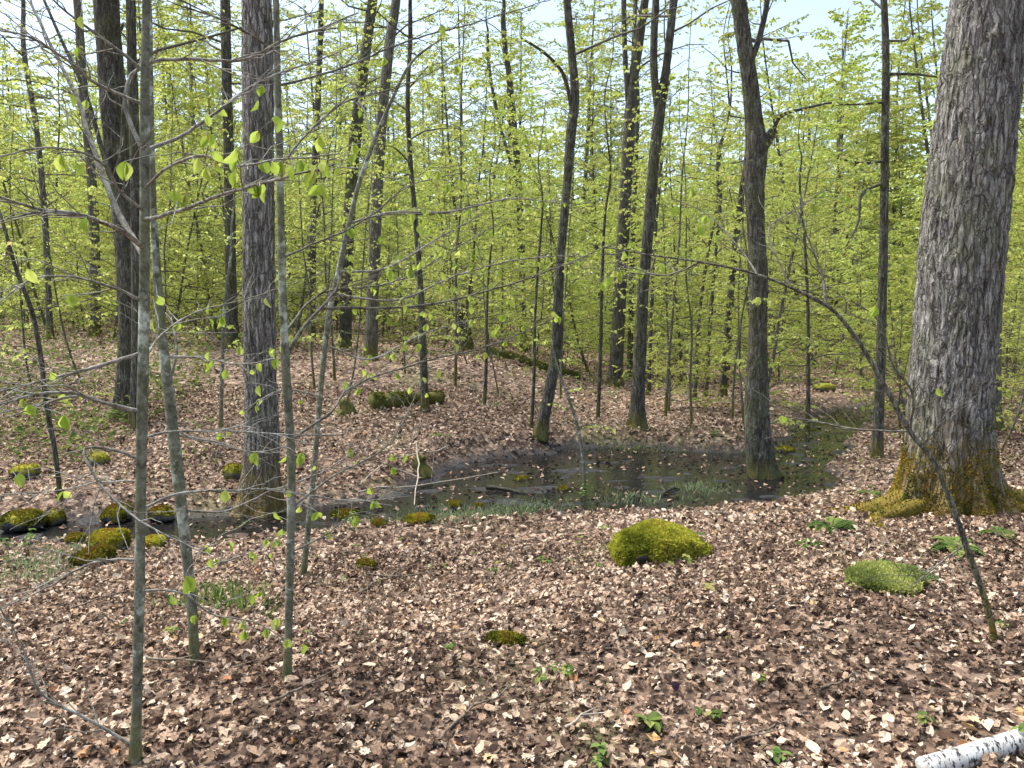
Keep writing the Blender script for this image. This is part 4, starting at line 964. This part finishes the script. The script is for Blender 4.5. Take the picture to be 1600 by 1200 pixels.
# ------------------------------------------------------------------ leaf litter
def litter():
    rng = np.random.default_rng(900); out = []
    def batch(n, y0, y1, T, size, tilt, pale, lift, lo=0., hi=1.):
        y = np.sqrt(rng.uniform(y0 ** 2, y1 ** 2, n)); x = rng.uniform(-1, 1, n) * (y * .78 + 1.0)
        c = chan_k(x, y); k = (c > .05 + .25 * rng.random(n)) | (rng.random(n) < .035); x, y = x[k], y[k]; n = len(x)
        z = np.maximum(height(x, y), WATER_Z + .002) + rng.uniform(0, lift, n)
        a = rng.uniform(0, 6.283, n); yd = np.c_[np.cos(a), np.sin(a), rng.normal(0, tilt, n)]; nr = np.c_[rng.normal(0, tilt, n), rng.normal(0, tilt, n), np.ones(n)]
        pale = np.clip(pale + .28 * vnoise(np.c_[x * .9, y * .9, 0 * x + 6]) + .12 * vnoise(np.c_[x * 3.1, y * 3.1, 0 * x + 1]), .08, .92)
        r = rng.random(n); r = np.where(rng.random(n) < pale, .5 + .5 * r, .07 + .43 * r) * (hi - lo) + lo
        out.append(leaves(T, np.c_[x, y, z], yd, nr, size * rng.uniform(.5, 1.3, n), rng.uniform(-1.2, 2.4, n), r, .07))
    # under layer, then upper layer, from near to far
    batch(11000, 1.2, 6, CURL, .04, .45, .35, .014); batch(34000, 1.2, 6, LEAF6, .033, .6, .44, .026); batch(8500, 1.2, 6, LEAF8, .036, .7, .48, .03); batch(4500, 1.2, 6, MAPLE, .048, .35, .85, .032); batch(34000, 1.2, 6, LEAF4, .02, .9, .5, .034)
    batch(30000, 6, 13, LEAF6, .05, .45, .4, .015); batch(42000, 6, 13, LEAF6, .048, .7, .52, .03); batch(5000, 6, 13, MAPLE, .065, .35, .85, .03)
    batch(60000, 13, 30, LEAF4, .085, .5, .55, .03); batch(14000, 30, 50, LEAF4, .16, .4, .5, .03)
    # wet leaf mats and debris in the stream bed; pale pieces stand in for glints
    n = 15000; x = rng.uniform(-8, 8, n); y = rng.uniform(5, 16, n); c = chan_k(x, y); k = (c < .12) & (vnoise(np.c_[x * 2.2, y * 3.2, 0 * x + 8]) > -.15); x, y = x[k], y[k]; n = len(x); a = rng.uniform(0, 6.283, n)
    out.append(leaves(LEAF6, np.c_[x, y, np.maximum(height(x, y), WATER_Z) + .004], np.c_[np.cos(a), np.sin(a), rng.normal(0, .12, n)], np.c_[rng.normal(0, .12, n), rng.normal(0, .12, n), np.ones(n)], .06 * rng.uniform(.4, 1.3, n), rng.uniform(.2, 1, n), np.where(rng.random(n) < .1, .62, rng.uniform(-.1, .16, n).clip(0)), .06))
    V, F, R = join(out)
    link('leaf_litter', mesh('leaf_litter', V, F, R), M['litter'], None, 'layer of brown and tan dead leaves covering the ground', 'stuff')
    # the dead leaves that show largest, one by one
    protos = []
    for i in range(10):
        TV, TF = (MAPLE, CURL, MAPLE, LEAF8, CURL)[i % 5]; v = TV.copy(); v[:, 2] = v[:, 2] * rng.uniform(.4, 1.9) + .05 * vnoise(v * 4 + i * 7); v[:, 0] *= rng.uniform(.8, 1.15)
        me = mesh('fallen_leaf', v, TF, smooth=False); me.materials.append(M['litter_one']); protos.append(me)
    c = 0
    while c < 300:
        py = 1195 - 330 * rng.random() ** 1.5; px = rng.uniform(5, 1595); p = ground_at(px, py)
        if chan_k(np.array(p[0]), np.array(p[1])) < .3: continue
        o = link('fallen_leaf', protos[rng.integers(10)]); a = rng.uniform(0, 6.283)
        o.location = onto(p[0], p[1]) + [0, 0, rng.uniform(.018, .034)]; o.rotation_euler = rot_from(np.array([math.cos(a), math.sin(a), rng.normal(0, .18)]), np.array([rng.normal(0, .2), rng.normal(0, .2), 1])); o.scale = (rng.uniform(.04, .065),) * 3
        tag(o, 'single dead tan leaf lying loose on top of foreground litter', 'leaf', 'loose dead leaves on the foreground litter'); c += 1
litter()

# sticks and twigs on the ground
def sticks():
    rng = np.random.default_rng(33)
    spec = [((560, 935), (640, 880), 'thin dark twig slanting on litter right of tall thin stem'), ((575, 905), (680, 900), 'fine dark twig crossing litter left of boulder'), ((690, 1170), (800, 1090), 'long brown stick on litter at bottom centre'),
            ((810, 905), (700, 965), 'slanting brown twig on litter left of the boulder'), ((430, 1110), (540, 1065), 'brown twig on litter beside foot of tall thin stem'), ((230, 1035), (330, 1040), 'dark stick at foot of the mottled beech stem'),
            ((560, 1000), (600, 935), 'short twig on litter below the stream bend'), ((1270, 1090), (1340, 1060), 'short brown twig on right foreground litter'), ((700, 700), (560, 760), 'pale thin branch lying along the slope above the stream'),
            ((560, 775), (770, 745), 'long pale branch lying along far stream bank'), ((652, 735), (645, 795), 'bleached upright stick standing at stream edge'), ((1200, 960), (1260, 935), 'tiny dark twig on litter right of boulder'),
            ((880, 1150), (960, 1120), 'pale twig on litter at bottom right of centre'), ((110, 960), (190, 930), 'thin twig on litter left of nearest beech stem'), ((1120, 1180), (1210, 1130), 'thin curved twig in bottom foreground litter'), ((620, 660), (700, 640), 'thin twig on slope in front of the mossy log')]
    for i, (a, b, lab) in enumerate(spec):
        A, B = ground_at(*a), ground_at(*b); n = 9; s = np.linspace(0, 1, n)[:, None]; P = A + (B - A) * s; P[:, :2] += np.cumsum(rng.normal(0, .012, (n, 2)), 0)
        r0 = .0045 + .001 * A[1] * .6; P[:, 2] = np.maximum(height(P[:, 0], P[:, 1]), WATER_Z) + .025 + r0
        if 'upright' in lab: P[:, 2] += .3 * (1 - s[:, 0])
        base = P[0].copy(); V, F = tubes(P[None], (r0 * np.linspace(1, .5, n))[None], 6); br = []
        k = 4; d = unit(P[k + 1] - P[k] + np.array([rng.normal(0, .5), rng.normal(0, .5), .25])); L = np.linalg.norm(B - A) * .3
        V2, F2 = tubes((P[k] + d * np.linspace(0, 1, 4)[:, None] * L)[None], (r0 * .6 * np.linspace(1, .4, 4))[None], 5)
        v, f, _ = join([(V, F), (V2, F2)])
        o = link('fallen_twig', mesh('fallen_twig', v - base, f, smooth=True), M['pale_stick' if ('pale' in lab or 'bleach' in lab) else 'stick']); o.location = base; tag(o, lab, 'twig', 'twigs lying on the forest floor')
sticks()

# ------------------------------------------------------------------ ground plants
def plant_mesh(rng, n, h, size, spread):
    st = []; P = []; D = []; S = []
    for i in range(n):
        a = rng.uniform(0, 6.283); b = np.array([math.cos(a) * spread * rng.random(), math.sin(a) * spread * rng.random(), 0]); hh = h * rng.uniform(.5, 1.1)
        e = b + np.array([rng.normal(0, .25) * hh, rng.normal(0, .25) * hh, hh]); st.append(np.stack([b - [0, 0, .02], (b + e) / 2 + rng.normal(0, .05, 3) * hh, e]))
        m = rng.integers(3, 6)
        for j in range(m):
            aj = j * 6.283 / m + rng.random(); P.append(e - [0, 0, .15 * hh * (j % 2)]); D.append((math.cos(aj), math.sin(aj), rng.uniform(-.5, .25))); S.append(size * rng.uniform(.5, 1.0))
    sv, sf = tubes(np.array(st), np.tile([.0022, .0018, .0012], (n, 1)), 4)
    lv = leaves(LEAF8, np.array(P), np.array(D), np.array([[0, 0, 1.0]] * len(P)) + rng.normal(0, .2, (len(P), 3)), np.array(S), None, rng.random(len(P)))
    return (sv, sf), lv
def plant(name, label, cat, px, py, n, h, size, spread, seed, group, mat_='plant'):
    rng = np.random.default_rng(seed); p = ground_at(px, py); base = onto(p[0], p[1])
    (sv, sf), lv = plant_mesh(rng, n, h, size, spread); t = thing(name, label, cat, base, group)
    link('stems', mesh('stems', sv, sf), M[mat_], t, kind='stuff'); link('foliage', mesh('foliage', lv[0], lv[1], lv[2]), M[mat_], t, kind='stuff')
def ferns(px, py, n, ln, seed, label):
    rng = np.random.default_rng(seed); p = ground_at(px, py); base = onto(p[0], p[1]); t = thing('fern', label, 'fern', base, 'ferns at the huge maple')
    for i in range(n):
        az = i * 6.283 / n + rng.normal(0, .3); L = ln * rng.uniform(.7, 1.1); s = np.linspace(0, 1, 16); d = np.array([math.cos(az), math.sin(az), 0])
        C = d * (L * s)[:, None] * .8 + np.array([0, 0, 1.0]) * (L * (.75 * s - .7 * s * s))[:, None]
        T = unit(np.gradient(C, axis=0)); X = unit(np.cross(T, [0, 0, 1.0])); k = np.arange(2, 16); w = L * .26 * np.sin(np.pi * (.12 + .86 * (1 - s[k])) * .8)
        pos = np.r_[C[k], C[k]]; dr = np.r_[X[k] + .35 * T[k], -X[k] + .35 * T[k]] + rng.normal(0, .06, (2 * len(k), 3)); nr = np.cross(np.r_[X[k], X[k]], np.r_[T[k], T[k]])
        lv = leaves(LEAF4, pos, dr, nr, np.r_[w, w], None, np.full(2 * len(k), rng.random())); sv, sf = tubes(C[None], np.linspace(.002, .0008, 16)[None], 4)
        v, f, r = join([(sv, sf), lv]); link('frond', mesh('frond', v, f, r), M['fern'], t)
ferns(1300, 828, 8, .24, 1, 'green fern beside left root of the huge maple')
ferns(1492, 862, 9, .24, 2, 'yellowing fern behind the bowed sapling below huge maple')
ferns(1362, 775, 6, .2, 3, 'small fern growing against left flank of huge maple')
ferns(1262, 855, 5, .16, 4, 'little fern on leaf litter between boulder and huge maple')
ferns(1560, 838, 7, .16, 5, 'dark fern at right foot of the huge maple')
ferns(1372, 890, 7, .17, 8, 'small fern rising from the feathery moss mound')
ferns(1425, 905, 6, .2, 6, 'low fern beside the feathery moss mound')
GP = 'small green plants on the forest floor'
for i, (px, py, n, h, sz, sp, lab) in enumerate([
    (1022, 1148, 2, .05, .075, .03, 'broad green leaves at bottom right of centre'), (885, 1058, 4, .05, .045, .08, 'cluster of green leaflets below the boulder'), (840, 1070, 3, .05, .04, .06, 'dull green leaf cluster below mossy root hump'),
    (1185, 1075, 2, .05, .035, .03, 'tiny bright seedling on right foreground litter'), (1442, 1138, 2, .05, .05, .03, 'small bright green seedling near the birch log'), (1215, 1196, 3, .05, .05, .03, 'bright green seedling at very bottom right'),
    (1595, 1172, 2, .10, .06, .03, 'green seedling over end of the birch log'), (940, 1195, 3, .05, .05, .05, 'green seedling cluster at bottom centre'), (915, 790, 7, .22, .05, .10, 'bright leafy plant in front of the pool beside curving stem'),
    (935, 890, 2, .05, .04, .03, 'seedling on litter just left of boulder'), (850, 880, 5, .06, .045, .12, 'patch of seedlings on litter left of boulder'), (775, 895, 4, .06, .04, .12, 'patch of pale seedlings below the stream edge'),
    (945, 832, 3, .08, .05, .06, 'dark green plant above left end of boulder'), (700, 1020, 2, .05, .04, .02, 'small dark green seedling left of mossy root hump'), (545, 830, 7, .14, .05, .15, 'leafy plants by the stream right of tall thin stem'),
    (1115, 690, 4, .16, .06, .1, 'green plant at far edge of pool'), (1140, 1005, 1, .04, .03, .01, 'tiny seedling below right end of boulder'), (1108, 1128, 3, .05, .04, .04, 'pale green seedling on lower right litter'),
    (1540, 680, 8, .4, .09, .2, 'leafy green shrublet right of the huge maple'), (1580, 690, 7, .35, .09, .2, 'leafy green shrublet at right edge beyond huge maple'), (690, 690, 5, .15, .06, .15, 'low green plant on slope below mossy log'),
    (600, 640, 6, .3, .07, .2, 'broad leaved seedlings in front of the mossy log'), (480, 1000, 1, .04, .03, .02, 'tiny seedling right of tall thin stem'), (185, 985, 2, .04, .04, .03, 'small seedling left of nearest beech stem on litter'),
    (270, 995, 2, .05, .04, .03, 'seedling between nearest and mottled beech stems'), (80, 735, 4, .12, .06, .1, 'yellow green plant on slope at far left'), (120, 720, 4, .14, .06, .1, 'green plant on slope left of the nearest beech stem'),
    (380, 830, 4, .1, .04, .1, 'small plants at foot of thick ridged trunk'), (1560, 985, 2, .04, .035, .03, 'tiny seedling at foot of bowed sapling'), (30, 880, 6, .2, .05, .15, 'green plant standing in stream at far left'),
    (1240, 690, 5, .2, .05, .15, 'green plants right of bent trunk by the water'), (1400, 690, 5, .2, .06, .15, 'green plant left of huge maple trunk foot'), (770, 640, 4, .12, .05, .15, 'low green plant on brown mound slope'), (1160, 690, 3, .12, .05, .1, 'green sprig left of the bent trunk')]):
    plant('seedling', lab, 'plant', px, py, n, h, sz, sp, 600 + i, GP)

def blades(name, label, pts, n, h, seed, mat_='sedge', jit=.25, wd=.12):
    rng = np.random.default_rng(seed); c = np.array(pts); i = rng.integers(0, len(c), n); x = c[i, 0] + rng.normal(0, jit, n); y = c[i, 1] + rng.normal(0, jit * .7, n)
    z = np.maximum(height(x, y), WATER_Z)
    T = tmpl([(-wd * .4, 0, 0), (wd * .4, 0, 0), (wd * .3, .5, .08), (-wd * .3, .5, .08), (0, 1, .35)], [(0, 1, 2), (0, 2, 3), (3, 2, 4)])
    lv = leaves(T, np.c_[x, y, z - .01], np.c_[rng.normal(0, .45, n), rng.normal(0, .45, n), np.ones(n)], np.c_[rng.normal(0, 1, n), rng.normal(0, 1, n), rng.normal(0, .2, n)], h * rng.uniform(.4, 1.2, n), rng.uniform(0, 2, n), rng.random(n))
    link(name, mesh(name, lv[0], lv[1], lv[2]), M[mat_], None, label, 'stuff')
gp = lambda L: [ground_at(*p)[:2] for p in L]
blades('streamside_sedge', 'pale grey green sedge along the near edge of stream and pool', gp([(620, 815), (680, 810), (720, 812), (760, 808), (800, 800), (730, 805), (700, 818), (850, 800), (990, 782), (1090, 768)]), 2600, .08, 1, jit=.2)
blades('pool_weeds', 'thin green weeds growing out of the far pool edge', gp([(960, 695), (1010, 690), (1060, 694), (1110, 698), (1230, 700), (1270, 680), (1250, 720), (980, 705), (1290, 660), (1310, 645)]), 1300, .10, 2, 'plant', .35)
blades('stream_weeds', 'low weeds in the left stream', gp([(20, 880), (60, 890), (100, 880), (40, 905), (130, 860), (80, 870)]), 1700, .06, 3, 'sedge', .18, .3)
blades('sprout_patch', 'patch of narrow green sprouts behind the mottled beech stem', gp([(330, 935), (350, 925), (375, 935), (345, 950), (300, 940), (390, 950)]), 380, .11, 4, 'plant', .12, .16)
def debris():
    rng = np.random.default_rng(71); n = 5200; y = np.sqrt(rng.uniform(1.3 ** 2, 13 ** 2, n)); x = rng.uniform(-1, 1, n) * (y * .78 + 1); k = chan_k(x, y) > .1; x, y = x[k], y[k]; n = len(x)
    a = rng.uniform(0, 6.283, n); L = rng.uniform(.03, .2, n) ** 1.0; d = np.c_[np.cos(a), np.sin(a), rng.normal(0, .08, n)] * L[:, None]; p = np.c_[x, y, height(x, y) + rng.uniform(.018, .034, n)]
    m = p + d * .5 + rng.normal(0, .08, (n, 3)) * L[:, None] * [1, 1, .2]; r = rng.uniform(.0008, .0022, n); V, F = tubes(np.stack([p, m, p + d], 1), np.stack([r, r, r * .7], 1), 3)
    link('twig_debris', mesh('twig_debris', V, F), M['stick'], None, 'fine broken twigs strewn through the leaf litter', 'stuff')
    n = 1500; y = np.sqrt(rng.uniform(4 ** 2, 17 ** 2, n)); x = rng.uniform(-1, 1, n) * (y * .72 + 1); k = (chan_k(x, y) > .15) & (vnoise(np.c_[x * .8, y * .7, 0 * x + 2]) > .12); x, y = x[k], y[k]; n = len(x)
    p = np.repeat(np.c_[x, y, height(x, y) + rng.uniform(.03, .09, n)], 4, 0); n4 = len(p); a = np.tile([0, 1.57, 3.14, 4.71], n) + np.repeat(rng.uniform(0, 6, n), 4)
    lv = leaves(LEAF4, p, np.c_[np.cos(a), np.sin(a), rng.normal(-.05, .25, n4)], np.c_[rng.normal(0, .2, (n4, 2)), np.ones(n4)], np.repeat(rng.uniform(.02, .05, n), 4), None, np.repeat(np.clip(rng.normal(.75, .25, n), 0, 1), 4))
    link('tiny_sprouts', mesh('tiny_sprouts', lv[0], lv[1], lv[2]), M['plant'], None, 'tiny yellow green sprouts scattered over the brown litter', 'stuff')
debris()
def undergrowth():
    rng = np.random.default_rng(55); n = 30000
    y = 14 + 26 * rng.random(n) ** .8; x = rng.uniform(-1, 1, n) * (y * .72 + 1)
    k = vnoise(np.c_[x * .6, y * .5, 0 * x]) + .25 * ((x < -3) | (x > 6)) + .03 * (y - 18) > .05; x, y = x[k], y[k]; n = len(x)
    k = chan_k(x, y) > .2; x, y = x[k], y[k]; n = len(x)
    m = 7000; yy = rng.uniform(9, 16, m); pp = rng.uniform(-120, 330, m); xx = (pp - CX) / F_PX * yy
    kk = vnoise(np.c_[xx * 1.1, yy * .9, 0 * xx + 4]) > -.02 - .05 * (yy - 12); x, y = np.r_[x, xx[kk]], np.r_[y, yy[kk]]; n = len(x)
    z = height(x, y) + rng.random(n) ** 2 * .55 + .03
    lv = leaves(LEAF4, np.c_[x, y, z], np.c_[rng.normal(0, 1, n), rng.normal(0, 1, n), rng.normal(-.2, .3, n)], np.c_[rng.normal(0, .5, n), rng.normal(0, .5, n), np.ones(n)], rng.uniform(.04, .10, n), None, np.clip(rng.normal(.6, .25, n), 0, 1))
    link('low_undergrowth', mesh('low_undergrowth', lv[0], lv[1], lv[2]), M['plant'], None, 'low green undergrowth spread under the background trees', 'stuff')
undergrowth()
